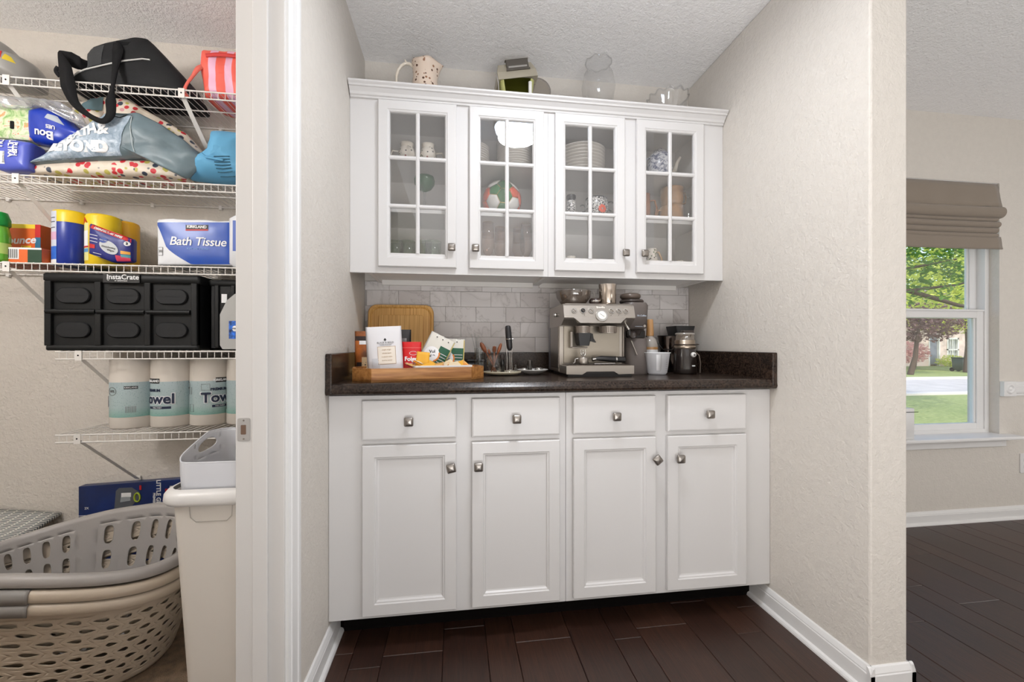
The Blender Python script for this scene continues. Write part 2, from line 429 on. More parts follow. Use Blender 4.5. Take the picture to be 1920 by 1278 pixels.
flap('lower_panel', 1.615, 1.690, 2.06, 2.048)
# chair rail with rosette, outlet, box on the sill
cr = S1('trim_1', WHITE, MB().loft([[(x, YB-a, b) for a, b in ((0, .741), (.012, .741), (.012, .752), (.018, .758), (.018, .806), (.012, .813), (.012, .824), (0, .824))] for x in (3.33, 5.08)], smooth=False))
rz = bx(3.248, YB-.022, .738, 3.336, YB, .828).build('corner_block', WHITE, cr, bevel=.002)
MB().lathe([(.0, .026), (.008, .025), (.011, .023), (.016, .023), (.020, .028), (.026, .028), (.031, .022)], (3.292, YB, .783), 24, ax='y').build('rosette', WHITE, rz)
for zz in (.768, .783, .798): bx(3.336, YB-.021, zz-.003, 5.08, YB-.017, zz+.003).build('reed', WHITE, cr)
ot = thing('wall_outlet', 'white wall outlet plate low on the dining room wall at the right edge', 'outlet', (3.43, YB, .27))
MB().rbox((3.43, YB, .33), .078, .118, .006, .006, ax='y').build('cover_plate', WHITE, ot, world=True)
for dz in (-.02, .02): MB().rbox((3.43, YB-.006, .33+dz), .034, .028, .002, .010, ax='y').build('socket', WHITE, ot, world=True)
sb = thing('white_box', 'small white upright box on the window sill against the alcove wall corner', 'box', (2.55, 2.04, .512))
MB().rbox((2.52, 2.04, .512), .12, .05, .175, .006).build('box_body', WHITE, sb, world=True)
bx(2.49, 2.012, .665, 2.60, 2.0145, .668).build('lid_seam', DARK, sb, world=True)

# ------------------------------------------------------------------ ceiling lamp (mirrored in the cabinet glass)
cl = thing('ceiling_lamp', 'round frosted flush ceiling lamp in front of the alcove, seen only mirrored in cabinet glass', 'lamp', (.385, 1.02, CZ))
MB().lathe([(.0, -.002), (.145, -.002), (.15, -.012), (.145, -.03)], (0, 0, 0), 32).build('lamp_base', NICK, cl)
MB().lathe([(.14, -.028), (.135, -.05), (.11, -.072), (.07, -.084), (.0, -.088)], (0, 0, 0), 32).build('lamp_shade', M('lit_frosted_glass', (216, 232, 255), .5, emit=15), cl)

# ------------------------------------------------------------------ tile backsplash
tb = thing('tile_backsplash', 'marbled white and grey subway tile backsplash between counter and wall cabinets', 'backsplash', (.4, YB, 1.01))
bx(XL+.001, YB-.006, 1.009, XR-.001, YB-.0005, 1.352).build('grout', M('grout', (172, 167, 164), .8), tb, world=True)
tn = None
for r, (z0, z1) in enumerate(((1.009, 1.084), (1.084, 1.159), (1.159, 1.234), (1.234, 1.309), (1.309, 1.352))):
    x = (.254 if r % 2 == 0 else .179)-.1488*5
    if r == 4: x += .03
    while x < XR:
        a, b = max(x, XL+.002), min(x+.1488, XR-.002)
        if b-a > .012:
            MB().cham(a+.0006, YB-.0105-random.uniform(0, .0006), z0+.0006, b-.0006, YB-.004, z1-.0006, .0006).build('tile', TILE, tb, world=True)
        x += .1488

# ------------------------------------------------------------------ cabinets
def knob_geo(cx, y, cz, rot=0):
    m = MB().lathe([(.0075, 0), (.0055, .004), (.0045, .010), (.006, .015)], (0, 0, 0), 12, ax='y')
    N = 7
    R = []
    for d, sc in ((.014, .86), (.017, 1.0), (.022, 1.0), (.025, .93)):
        q = MB().rrect(.031*sc, .031*sc, .004, 2); R.append([(a, -d, b) for a, b in q])
    R.append([(a*.5, -.0275, b*.5) for a, b in [(p[0], p[2]) for p in R[-1]]])
    R.append([(a*.05, -.028, b*.05) for a, b in [(p[0], p[2]) for p in R[-1]]])
    m.loft(R)
    m.xf(Matrix.Translation((cx, y, cz)) @ Matrix.Rotation(rot, 4, 'Y')); return m
def ringrect(x0, z0, x1, z1, y): return [(x0, y, z0), (x1, y, z0), (x1, y, z1), (x0, y, z1)]
def panel_door(x0, z0, x1, z1, y, prof):
    R = [ringrect(x0+i, z0+i, x1-i, z1-i, y+d) for i, d in prof]
    return MB().loft(R, smooth=False)
def base_cab(lab, x0, x1, fx0, fx1, doors, drz, drs, knobs, krots):
    t = thing('base_cabinet', lab, 'cabinet', ((x0+x1)/2, 1.78, 0))
    P = lambda n, m, mb, p=t, **k: mb.build(n, m, p, world=True, **k)
    P('body', CAB, bx(x0, 1.507, .102, x1, 2.06, .872))
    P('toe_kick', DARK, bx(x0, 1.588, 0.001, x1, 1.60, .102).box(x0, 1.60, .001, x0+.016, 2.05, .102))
    ff = bx(fx0, 1.488, .102, fx1, 1.507, .872)
    P('face_frame', CAB, ff, bevel=.0015)
    for (a, b), k, kr in zip(doors, knobs, krots):
        d = P('door', CAB, panel_door(a, .118, b, .702, 1.469, [(0, .018), (0, .003), (.003, 0), (.040, 0), (.043, .0035), (.047, .004), (.051, .0095), (.056, .0105)]))
        P('knob', NICK, knob_geo(k, 1.469, .620, kr), d)
    for (a, b), kr in zip(drs, (0, 0)):
        d = P('drawer', CAB, panel_door(a, drz[0], b, drz[1], 1.469, [(0, .018), (0, .0045), (.0015, .0015), (.006, 0), (.02, 0)]))
        P('knob', NICK, knob_geo((a+b)/2-.002, 1.469, .784, kr), d)
    return t
MIDX = .4055
base_cab('left white base cabinet with two drawers over two panel doors', -.4, MIDX-.0005, XL+.001, MIDX-.0004, [(-.313, .007), (.060, .380)], (.720, .856), [(-.313, .007), (.060, .380)], (-.012, .083), (math.radians(-12), 0))
base_cab('right white base cabinet with two drawers over two panel doors', MIDX+.0005, 1.225, MIDX+.0004, XR-.001, [(.430, .750), (.797, 1.122)], (.720, .856), [(.430, .750), (.797, 1.122)], (.746, .838), (math.radians(-38), 0))
for xx in (XL+.0005, XR-.0185):
    pass
# countertop
ct = thing('countertop', 'dark brown speckled laminate countertop with upstands, running wall to wall', 'countertop', (.4, 1.76, .877))
P = lambda n, m, mb, p=ct, **k: mb.build(n, m, p, world=True, **k)
pr = [(1.456, .905), (1.4505, .898), (1.449, .889), (1.452, .881), (1.458, .877), (2.060, .877), (2.060, .914), (1.476, .914), (1.468, .9155), (1.461, .912)]
P('worktop', COUNT, MB().loft([[(x, a, b) for a, b in pr] for x in (XL+.001, XR-.001)], smooth=False))
P('back_splash', COUNT, bx(XL+.02, YB-.024, .914, XR-.02, YB-.0125, 1.009), bevel=.003)
for a, b in ((XL+.0008, XL+.022), (XR-.022, XR-.0008)):
    P('side_splash', COUNT, bx(a, 1.449, .879, b, YB-.0125, 1.017), bevel=.004)

def upper_cab(lab, x0, x1, fx0, fx1, doors, knobs, hinge):
    t = thing('wall_cabinet', lab, 'cabinet', ((x0+x1)/2, 1.92, 1.345))
    P = lambda n, m, mb, p=t, **k: mb.build(n, m, p, world=True, **k)
    m = bx(x0, 1.8, 1.345, x0+.016, 2.066, 2.075).box(x1-.016, 1.8, 1.345, x1, 2.066, 2.075)
    m.box(x0+.016, 2.056, 1.353, x1-.016, 2.066, 2.059)
    m.box(x0+.016, 1.8, 1.356, x1-.016, 2.056, 1.372).box(x0+.016, 1.8, 2.059, x1-.016, 2.066, 2.075)
    m.box(x0+.016, 2.046, 1.333, x1-.016, 2.066, 1.356)
    P('body', CABIN, m)
    ff = MB()
    cuts = [fx0]+[q for a, b in doors for q in (a+.02, b-.02)]+[fx1]
    for k in range(0, len(cuts), 2): ff.box(cuts[k], 1.781, 1.345, cuts[k+1], 1.800, 2.075)
    for a, b in doors: ff.box(a+.02, 1.781, 1.345, b-.02, 1.800, 1.392).box(a+.02, 1.781, 2.035, b-.02, 1.800, 2.075)
    P('face_frame', CAB, ff)
    for z in (1.608, 1.827):
        P('shelf', CABIN, bx(x0+.017, 1.806, z, x1-.017, 2.055, z+.016))
    for (a, b), k in zip(doors, knobs):
        z0, z1 = 1.370, 2.057; y = 1.762; i = .047
        R = [ringrect(a+q, z0+q, b-q, z1-q, y+d) for q, d in ((i+.002, .017), (0.0, .017), (0, .003), (.003, 0), (i-.010, 0), (i-.007, .003), (i-.003, .004), (i, .008), (i+.001, .017))]
        d = P('door', CAB, MB().loft(R, True, False, False, smooth=False))
        ox0, oz0, ox1, oz1 = a+i, z0+i+.009, b-i, z1-i
        cx = (ox0+ox1)/2; zs = [oz0, 1.622, 1.822, oz1]
        def munt(horizontal, c, e0, e1):
            q = [(-.008, .014), (-.008, .006), (-.003, .002), (.003, .002), (.008, .006), (.008, .014)]
            if horizontal: rr_ = [[(e, y+dd, c+o_) for o_, dd in q] for e in (e0, e1)]
            else: rr_ = [[(c+o_, y+dd, e) for o_, dd in q] for e in (e0, e1)]
            P('muntin', CAB, MB().loft(rr_, smooth=False), d)
        munt(False, cx, oz0, oz1)
        for z in (1.622, 1.822): munt(True, z, ox0-.004, cx-.006); munt(True, z, cx+.006, ox1+.004)
        P('bottom_bead', CAB, bx(ox0, y+.008, z0+i, ox1, y+.016, oz0+.001), d)
        for (pa, pb) in ((ox0, cx), (cx, ox1)):
            for zi in range(3):
                P('pane', PANE, bx(pa, y+.0125, zs[zi], pb, y+.0145, zs[zi+1]), d)
        P('knob', NICK, knob_geo(k, y, 1.452), d)
    return t
upper_cab('left white wall cabinet with two glass doors, wider blank strip at its left', -.358, MIDX-.0005, XL+.001, MIDX-.0004, [(-.312, .008), (.062, .384)], (-.012, .087), 0)
upper_cab('right white wall cabinet with two glass doors, beside the right wall', MIDX+.0005, 1.17, MIDX+.0004, XR-.001, [(.434, .753), (.808, 1.131)], (.749, .837), 0)
cm = MB(); pr = [(1.781, 2.062), (1.772, 2.062), (1.770, 2.068), (1.764, 2.071), (1.760, 2.080), (1.748, 2.092), (1.742, 2.094), (1.740, 2.100), (1.732, 2.106), (1.732, 2.113), (1.781, 2.113)]
cm.loft([[(x, a, b) for a, b in pr] for x in (XL+.004, XR-.004)], smooth=False)
tag(cm.build('crown_molding', CAB), 'white crown molding along the top of the wall cabinets', 'molding')
tag(bx(-.38, 1.79, 2.076, 1.2, 2.07, 2.092).build('cabinet_top_board', CAB), 'flat white board covering the wall cabinet tops behind the crown', 'board')
# ------------------------------------------------------------------ outside the window
GZ = -.35
t = NT('lawn_grass'); v = t.coord(); n1 = t.noise(v, .5, 4); n2 = t.noise(v, 14, 4)
t.col(t.mix(.5, t.ramp(n1, [(.3, (98, 122, 62)), (.7, (152, 160, 98))]), t.ramp(n2, [(.3, (84, 108, 52)), (.7, (170, 174, 118))]))); t.p.inputs['Roughness'].default_value = .95
t.bump(n2, .5, .05); GRASS = t.m
ASPH = M('pale_street_concrete', (176, 171, 168), .9, var=(2, .06))
S1('ground', GRASS, bx(-60, 2.3, GZ-.5, 120, 90, GZ))
S1('street', ASPH, bx(-60, 10.1, GZ, 120, 14.2, GZ+.012))
S1('kerb', M('kerb_concrete', (205, 198, 190), .9), bx(-60, 9.8, GZ, 120, 10.1, GZ+.05).box(-60, 14.2, GZ, 120, 14.45, GZ+.09))
hs = thing('brick_house', 'pale pink brick house with a grey door across the street', 'house', (32, 24, GZ))
H = lambda n, m, mb, p=hs, **k: mb.build(n, m, p, world=True, **k)
t = NT('pink_brick'); v = t.coord((1, 1, 1), rot=(PI/2, 0, 0)); b = t.n.new('ShaderNodeTexBrick'); t.l.new(v, b.inputs[0]); b.inputs['Scale'].default_value = 5
b.inputs['Color1'].default_value = lin((220, 192, 184)); b.inputs['Color2'].default_value = lin((228, 204, 196)); b.inputs['Mortar'].default_value = lin((206, 194, 186))
t.col(b.outputs[0]); PB = t.m
hw = MB()
DX0, DX1, NX0, NX1 = 30.75, 31.6, 32.15, 33.05
hw.box(22, 23.2, GZ, DX0, 23.5, 2.7).box(DX1, 23.2, GZ, NX0, 23.5, 2.7).box(NX1, 23.2, GZ, 42, 23.5, 2.7).box(DX0, 23.2, 1.75, DX1, 23.5, 2.7).box(NX0, 23.2, GZ, NX1, 23.5, .12).box(NX0, 23.2, 1.5, NX1, 23.5, 2.7).box(22, 23.5, GZ, 42, 30, 2.7)
H('wall', PB, hw)
H('roof', M('roof_shingle', (120, 110, 104), .9), MB().prism([(22.6, 2.6), (31, 2.6), (26.8, 5.2)], 'yz', 21.5, 42.5))
d = H('door', M('grey_house_door', (120, 124, 138), .6), bx(DX0+.05, 23.3, GZ+.1, DX1-.05, 23.36, 1.7))
H('door_frame', WHITE, bx(DX0, 23.17, GZ, DX0+.07, 23.3, 1.75).box(DX1-.07, 23.17, GZ, DX1, 23.3, 1.75).box(DX0, 23.17, 1.68, DX1, 23.3, 1.75))
wf = H('window', WHITE, bx(NX0, 23.16, .08, NX0+.09, 23.3, 1.5).box(NX1-.09, 23.16, .08, NX1, 23.3, 1.5).box(NX0, 23.16, .08, NX1, 23.3, .17).box(NX0, 23.16, 1.4, NX1, 23.3, 1.5).box(NX0, 23.16, .68, NX1, 23.3, .76).box((NX0+NX1)/2-.03, 23.18, .1, (NX0+NX1)/2+.03, 23.3, 1.45).box(NX0, 23.2, .4, NX1, 23.28, .43).box(NX0+.28, 23.2, .1, NX0+.31, 23.28, 1.45).box(NX1-.31, 23.2, .1, NX1-.28, 23.28, 1.45))
H('pane', M('dark_pane', (110, 122, 132), .2), bx(NX0+.05, 23.3, .1, NX1-.05, 23.32, 1.45), wf)
def leafcloud(name, mat, parent, cen, rad, n, size, seed, keep=None, flat=.5):
    R = random.Random(seed); m = MB(); V = []; F = []
    for i in range(n):
        while True:
            p = Vector((R.uniform(-1, 1), R.uniform(-1, 1), R.uniform(-1, 1)))
            if p.length <= 1 and mnoise.noise(p*3.1+Vector((seed, 0, 0))) > -.18: break
        c = Vector((cen[0]+p.x*rad[0], cen[1]+p.y*rad[1], cen[2]+p.z*rad[2]))
        a = Vector((R.gauss(0, 1), R.gauss(0, 1), R.gauss(0, flat))).normalized()
        b = a.cross(Vector((R.gauss(0, .6), R.gauss(0, .6), 1))).normalized()
        s = size*R.uniform(.6, 1.25)
        k = len(V); nn = a.cross(b)*s*.12
        V += [c-a*s*.5, c+b*s*.24+nn, c+a*s*.5, c-b*s*.24+nn]; F += [(k, k+1, k+2), (k, k+2, k+3)]
    m.add(V, F); o = m.build(name, mat, parent, world=True, fixn=False); o['kind'] = 'stuff'; return o
def leafmat(name, a, b):
    t = NT(name); v = t.coord(); t.col(t.ramp(t.noise(v, 1.6, 4), [(.35, a), (.65, b)])); t.p.inputs['Roughness'].default_value = .55
    tl = t.n.new('ShaderNodeBsdfTranslucent'); tl.inputs[0].default_value = lin(tuple(min(255, int(k*1.15)) for k in b))
    mx = t.n.new('ShaderNodeMixShader'); mx.inputs[0].default_value = .4
    t.l.new(t.p.outputs[0], mx.inputs[1]); t.l.new(tl.outputs[0], mx.inputs[2]); t.l.new(mx.outputs[0], t.out.inputs[0]); return t.m
BARK = M('tree_bark', (70, 56, 46), .9, bump=(12, .6))
LG = leafmat('green_leaves', (34, 66, 20), (92, 136, 42)); LY = leafmat('yellow_green_leaves', (150, 176, 62), (214, 218, 104))
LP = leafmat('plum_leaves', (84, 62, 66), (128, 100, 98)); LK = leafmat('pink_blossom', (190, 120, 130), (228, 190, 190))
def tree(name, lab, base, trunk_h, r, crown, branches=(), parts=()):
    t = thing(name, lab, 'tree', base)
    b = Vector(base); top = Vector(crown)
    MB().tube([b, b+(top-b)*.3+Vector((.1, 0, 0)), b+(top-b)*.6, top], [r, r*.8, r*.6, r*.3], 8).build('trunk', BARK, t, world=True)
    for p in branches: MB().tube([Vector(q) for q in p], [r*.28, r*.2, r*.14, r*.08][:len(p)], 6).build('branch', BARK, t, world=True)
    for k, (mat, cen, rad, n, sz) in enumerate(parts): leafcloud('foliage', mat, t, cen, rad, n, sz, k*7+3)
    return t
tree('shade_tree', 'large green leafy tree close outside the window, filling the upper pane', (6.6, 7.0, GZ), 3, .16, (7.6, 6.9, 4.6),
     [[(7.0, 6.9, 2.0), (8.3, 6.6, 2.05), (9.6, 6.8, 2.2), (11, 6.9, 2.5)], [(7.1, 7, 2.6), (8.6, 7.2, 2.5), (10.2, 7.2, 2.8)], [(7.3, 7, 3.2), (9, 6.4, 3.0), (10.4, 6.2, 3.2)], [(8.3, 6.6, 2.05), (9, 6.3, 1.75), (9.6, 6.2, 1.7)]],
     [(LG, (8.6, 6.9, 3.5), (2.9, 1.9, 1.75), 6800, .13), (LY, (10.8, 8.2, 2.7), (1.7, 1.4, .95), 2000, .13)])
tree('bright_tree', 'yellow-green tree across the lawn, seen over the street', (25.6, 17.6, GZ), 3, .16, (26.2, 18, 4.2), [], [(LY, (26.6, 18.5, 3.7), (4.2, 2.4, 2.1), 4200, .30), (LG, (28, 20, 5.2), (5, 2.2, 1.8), 2000, .32)])
tree('plum_tree', 'dark plum-leaved tree left in the lower pane', (21.0, 16.6, GZ), 2, .12, (21.6, 16.6, 2.4), [], [(LP, (21.9, 16.8, 2.1), (1.7, 1.3, .95), 2000, .22)])
tree('blossom_shrub', 'pink blossoming shrub below the plum tree beside the house', (25.4, 19.9, GZ), 1, .07, (25.5, 19.9, .7), [], [(LK, (25.4, 20.1, .62), (1.0, .8, .62), 1500, .16)])
for k, (X, lab) in enumerate(((31.6, 'low green shrub under the house window'), (33.9, 'low green shrub at the right corner of the house window'))):
    sh = thing('shrub', lab, 'shrub', (X, 22.6, GZ), group='shrubs along the house')
    MB().tube([(X, 22.6, GZ), (X, 22.6, GZ+.3)], .04, 6).build('stem', BARK, sh, world=True)
    leafcloud('foliage', LG if k else LY, sh, (X, 22.6, GZ+.36), (1.0, .5, .4), 700, .14, 40+k)
tb_ = thing('waste_cart', 'dark green wheeled waste cart on the far lawn', 'waste cart', (26.2, 18.3, GZ))
MB().rbox((26.2, 18.3, GZ+.06), .42, .45, .62, .05, taper=.12).build('bin_body', M('dark_green_plastic', (40, 62, 52), .5), tb_, world=True)
MB().rbox((26.2, 18.3, GZ+.68), .5, .54, .06, .05).build('lid', M('dark_green_plastic', (40, 62, 52), .5), tb_, world=True)
for dx in (-.2, .2): MB().cyl((26.2+dx-.03, 18.52, GZ+.1), .1, .06, 14, 'x').build('wheel', DARK, tb_, world=True)
# ------------------------------------------------------------------ wire shelves in the closet
WIRE = M('white_coated_wire', (226, 222, 217), .4)
def wire_shelf(lab, z, x0, x1, braces, clipx=()):
    t = thing('wire_shelf', lab, 'shelf', ((x0+x1)/2, 1.92, z), group='white wire shelves on the closet wall')
    m = MB(); n = int((x1-x0)/.0254)
    def rod(a, b, r=.0016): m.tube([a, b], r, 4)
    for i in range(n):
        x = x0+.012+i*.0254
        m.tube([(x, 2.064, z), (x, 1.773, z), (x, 1.768, z-.004), (x, 1.768, z-.031)], .0015, 4)
    m.build('wire_grid', WIRE, t, world=True)['kind'] = 'stuff'
    for y, zz, r in ((1.768, z-.0035, .0030), (1.768, z-.031, .0030), (2.062, z-.003, .0030), (1.915, z-.0035, .0028)):
        MB().tube([(x0, y, zz), (x1, y, zz)], r, 6).build('rail', WIRE, t, world=True)
    for x in braces:
        b = MB().loft([[(x-.009, y, zz), (x+.009, y, zz), (x+.009, y+.004, zz-.003), (x-.009, y+.004, zz-.003)] for y, zz in ((1.764, z-.02), (2.066, z-.265))], smooth=False)
        b.box(x-.011, 1.762, z-.036, x+.011, 1.7645, z+.001).box(x-.01, 2.064, z-.288, x+.01, 2.0715, z-.25)
        br = b.build('brace', WIRE, t, world=True)
        MB().cyl((x, 1.7618, z-.017), .003, .0006, 8, 'y').build('screw', DARK, br, world=True)
    x = x0+.12
    while x < x1:
        MB().rbox((x, 2.0718, z-.004), .014, .02, .012, .003, ax='y').build('clip', WIRE, t, world=True); x += .28
    return t
ZS = (2.036, 1.676, 1.352, 1.024, .712)
wire_shelf('topmost white wire shelf in the closet, under the black duffel bag', ZS[0], -2.3, -.56, (-1.045, -1.63))
wire_shelf('second white wire shelf from the top, holding the grey retail bag', ZS[1], -2.3, -.56, (-1.60,))
wire_shelf('middle white wire shelf holding wipes canisters and bath tissue', ZS[2], -2.3, -.56, (-1.63,))
wire_shelf('fourth white wire shelf from the top, under the black crates', ZS[3], -1.475, -.56, (-1.396,))
wire_shelf('lowest white wire shelf under the paper towel rolls', ZS[4], -1.475, -.56, (-1.40,))

# ------------------------------------------------------------------ soft things
class Pillow:
    """puffed cushion-like volume with a given silhouette; a, b are the outline plane axes, n points at the viewer side"""
    def __init__(s, pts, org, a=(1, 0, 0), b=(0, 0, 1), th=.05, back=None, wr=.004, ws=14, seed=0, pw=.5, res=56, lay=9):
        s.org, s.a, s.b = Vector(org), Vector(a), Vector(b); s.nrm = s.a.cross(s.b).normalized(); s.th = th
        s.back = th if back is None else back; s.wr, s.ws, s.seed, s.pw = wr, ws, seed, pw
        # resample the outline
        P = [Vector((p[0], p[1])) for p in pts]; L = [0]
        for i in range(len(P)): L.append(L[-1]+(P[(i+1) % len(P)]-P[i]).length)
        s.P = []
        for k in range(res):
            d = L[-1]*k/res; i = max(j for j in range(len(P)) if L[j] <= d+1e-9)
            s.P.append(P[i].lerp(P[(i+1) % len(P)], (d-L[i])/(L[i+1]-L[i])))
        s.c = sum(s.P, Vector((0, 0)))/res; s.lay = lay
    def at(s, x, y, h=0, side=1):
        d = Vector((x, y))-s.c; k = 1
        if d.length < 1e-6: k = 0
        else:
            best = 1e9; n = len(s.P)
            for i in range(n):
                p, q = s.P[i]-s.c, s.P[(i+1) % n]-s.c; e = q-p
                den = d.x*e.y-d.y*e.x
                if abs(den) < 1e-12: continue
                t_ = (p.x*e.y-p.y*e.x)/den; u = (p.x*d.y-p.y*d.x)/den
                if t_ > 0 and -1e-6 <= u <= 1+1e-6: best = min(best, t_)
            k = min(1, 1/best) if best < 1e8 else 1
        return s.pt(x, y, k, h, side)
    def pt(s, x, y, k, h=0, side=1):
        prof = max(0, 1-k**3)**s.pw
        q = Vector((x, y, 0))*s.ws+Vector((s.seed*3.3, 0, side))
        wr = s.wr*(mnoise.noise(q)+.5*mnoise.noise(q*2.3))*min(1, prof*2)
        dpt = (s.th if side > 0 else s.back)*prof
        return s.org+s.a*x+s.b*y+s.nrm*((dpt+wr*1.6+h)*side)
    def mb(s):
        m = MB(); n = len(s.P)
        for side in (1, -1):
            rings = []
            for j in range(s.lay+1):
                k = 1-(1-j/s.lay)**1.0
                k = sin(k*PI/2)
                rings.append([s.pt(*(s.c+(p-s.c)*k), k, 0, side) for p in s.P])
            if side < 0: rings = [r[::-1] for r in rings]
            m.loft(rings[1:], True, False, False); m.add([s.pt(s.c.x, s.c.y, 0, 0, side)]+rings[1], [(0, 1+i, 1+(i+1) % n) for i in range(n)], True)
        return m
    def patch(s, pts, h=.0012, n=10):
        """a printed field: bilinear quad pts on the front surface"""
        A, B, Cc, D = [Vector(p) for p in pts]
        m = MB()
        def fn(u, v):
            p = A.lerp(B, u).lerp(D.lerp(Cc, u), v); return s.at(p.x, p.y, h)
        return m.grid(fn, n, n)
    def fn(s, cx, cy, rot=0, sc=1):
        c_, s_ = cos(rot), sin(rot)
        return lambda x, y, z: s.at(cx+(x*c_-y*s_)*sc, cy+(x*s_+y*c_)*sc, .0032+z)
def outl(pts, Y, ox, oz):
    r = []
    for p in pts:
        q = AY(p[0], p[1], Y); r.append((q.x-ox, q.z-oz))
    return r
def soft(name, lab, cat, pts, Y, mat, part='bag_body', th=.06, **k):
    """outline from measured corners at depth Y"""
    q = []
    for p in pts:
        if len(p) == 3: r_ = AY(p[0], 640, Y); q.append(Vector((r_.x, Y, p[2])))
        else: q.append(AY(p[0], p[1], Y))
    ox = sum(p.x for p in q)/len(q); oz = min(p.z for p in q)
    t = thing(name, lab, cat, (ox, Y, oz)) if lab else None
    pl = Pillow([(p.x-ox, p.z-oz) for p in q], (0, 0, 0), th=th, **k)
    pl.mb().build(part, mat, t); pl.ox, pl.oz, pl.Y = ox, oz, Y
    pl.px = lambda x, y: (lambda w_: (w_.x-ox, w_.z-oz))(AY(x, y, Y))
    return t, pl
def ptext(pl, t, s, px, py, size, mat, rot=0, **k):
    c = pl.px(px, py); return text(s, size, mat, t, pl.fn(c[0], c[1], rot), **k)
def ppatch(pl, t, name, mat, P4, h=.0012, n=10, label=None):
    m = pl.patch([pl.px(*p) for p in P4], h, n); return m.build(name, mat, t, label=label)
BLK = M('black_nylon', (26, 27, 29), .7, spec=.3, bump=(160, .3)); BLK2 = M('black_webbing', (22, 22, 24), .8, spec=.2, bump=(300, .4))
INKW = M('white_print', (235, 235, 236), .5); INKB = M('navy_print', (30, 40, 66), .5); INKK = M('black_print', (24, 24, 26), .5); INKR = M('red_print', (196, 34, 36), .5)
GREYPR = M('grey_print', (110, 108, 106), .6)

# black duffel bag with mesh end, straps hanging over the shelf edge
S1z = ZS[0]+.004; S2z = ZS[1]+.004
pts = [(140, 0, S1z), (143, 158), (152, 150), (172, 138), (172, 110), (184, 96), (215, 88), (262, 78), (285, 80), (345, 145), (370, 0, S1z), (300, 0, S1z), (220, 0, S1z)]
t, pl = soft('duffel_bag', 'black duffel bag with grey piping lying on the top closet shelf', 'bag', pts, 1.85, BLK, th=.055, back=.20, wr=.006, ws=9, seed=2, pw=.28, res=90, lay=12)
pp = [pl.at(*pl.px(x, y), .003) for x, y in ((150, 156), (165, 151), (180, 146), (215, 140), (250, 133), (285, 127), (298, 128))]
MB().tube(pp, .003, 6).build('piping', M('light_grey_piping', (196, 196, 194), .5), t)
ppatch(pl, t, 'mesh_pocket', M('mesh_fabric', (62, 64, 66), .8, bump=(500, 1, .004)), [(178, 142), (212, 136), (214, 100), (184, 104)])
def strap(name, pts3, wd, mat, parent, th=.003, ax=(1, 0, 0)):
    P_ = [Vector(p) for p in pts3]; L = len(P_); rows = []
    # smooth the path
    Q = []
    for i in range(L-1):
        p0, p1, p2, p3 = P_[max(i-1, 0)], P_[i], P_[i+1], P_[min(i+2, L-1)]
        for k in range(6):
            u = k/6; Q.append(.5*((2*p1)+(-p0+p2)*u+(2*p0-5*p1+4*p2-p3)*u*u+(-p0+3*p1-3*p2+p3)*u**3))
    Q.append(P_[-1]); n = len(Q); V = []; F = []
    for i, q in enumerate(Q):
        tg = (Q[min(i+1, n-1)]-Q[max(i-1, 0)]).normalized(); s_ = tg.cross(Vector((0, -1, 0)))
        if s_.length < .2: s_ = Vector(ax)
        s_.normalize(); w_ = wd[min(int(i/6), len(wd)-1)] if isinstance(wd, (list, tuple)) else wd
        if isinstance(wd, (list, tuple)):
            k0 = min(i//6, len(wd)-1); k1 = min(k0+1, len(wd)-1); w_ = wd[k0]+(wd[k1]-wd[k0])*((i % 6)/6)
        V += [q-s_*w_/2, q+s_*w_/2]
        if i: F.append((2*i-2, 2*i-1, 2*i+1, 2*i))
    m = MB(); m.add(V, F, True); return m.build(name, mat, parent, world=True, solid=th)
Ys = 1.752
strap('shoulder_strap', [AY(112, 98, 1.80), AY(122, 128, 1.78), AY(128, 160, Ys), AY(140, 192, Ys), AY(165, 215, Ys-.005), AY(192, 227, Ys-.01), AY(207, 215, Ys-.004), AY(208, 190, Ys), AY(211, 165, Ys), AY(216, 130, 1.775), AY(221, 95, 1.79), AY(218, 80, 1.80)],
      [.012, .045, .05, .03, .018, .02, .03, .036, .012, .02, .04, .022], BLK2, t)
strap('flap', [AY(110, 97, 1.82), AY(128, 108, 1.82), AY(148, 118, 1.82), AY(170, 122, 1.84)], [.01, .05, .05, .03], BLK2, t)
strap('haul_loop', [AY(109, 125, 1.80), AY(105, 133, 1.8), AY(112, 143, 1.8)], .014, BLK2, t)
strap('handle', [AY(218, 80, 1.80), AY(240, 82, 1.80), AY(262, 80, 1.81), AY(275, 80, 1.83)], .012, BLK2, t)
# striped coral tote
t = NT('coral_pink_stripes'); v = t.coord(); wv = t.n.new('ShaderNodeTexWave'); t.l.new(v, wv.inputs[0]); wv.inputs['Scale'].default_value = 5.2; wv.inputs['Distortion'].default_value = .6; wv.inputs['Detail'].default_value = 0
t.col(t.ramp(wv.outputs[1], [(.0, (238, 100, 84)), (.52, (240, 104, 86)), (.56, (233, 178, 205)), (1, (233, 178, 205))], 'CONSTANT')); STR = t.m
t, pl = soft('striped_tote', 'coral and pink striped tote bag at the right end of the top closet shelf', 'bag', [(392, 0, S1z), (384, 135), (386, 103), (410, 102), (470, 106), (480, 140), (478, 0, S1z), (420, 0, S1z)], 1.85, STR, th=.06, back=.2, wr=.006, seed=5, pw=.3)
strap('top_band', [AY(386, 104, 1.79), AY(410, 102, 1.785), AY(440, 105, 1.785), AY(475, 108, 1.79)], .014, M('red_band', (206, 62, 60), .7), t)
strap('handle', [AY(384, 124, 1.80), AY(372, 128, 1.79), AY(361, 143, 1.785), AY(350, 158, 1.78), AY(346, 172, 1.79), AY(352, 182, 1.8)], [.016, .02, .012, .01, .014, .012], M('coral_strap', (222, 104, 90), .7), t)
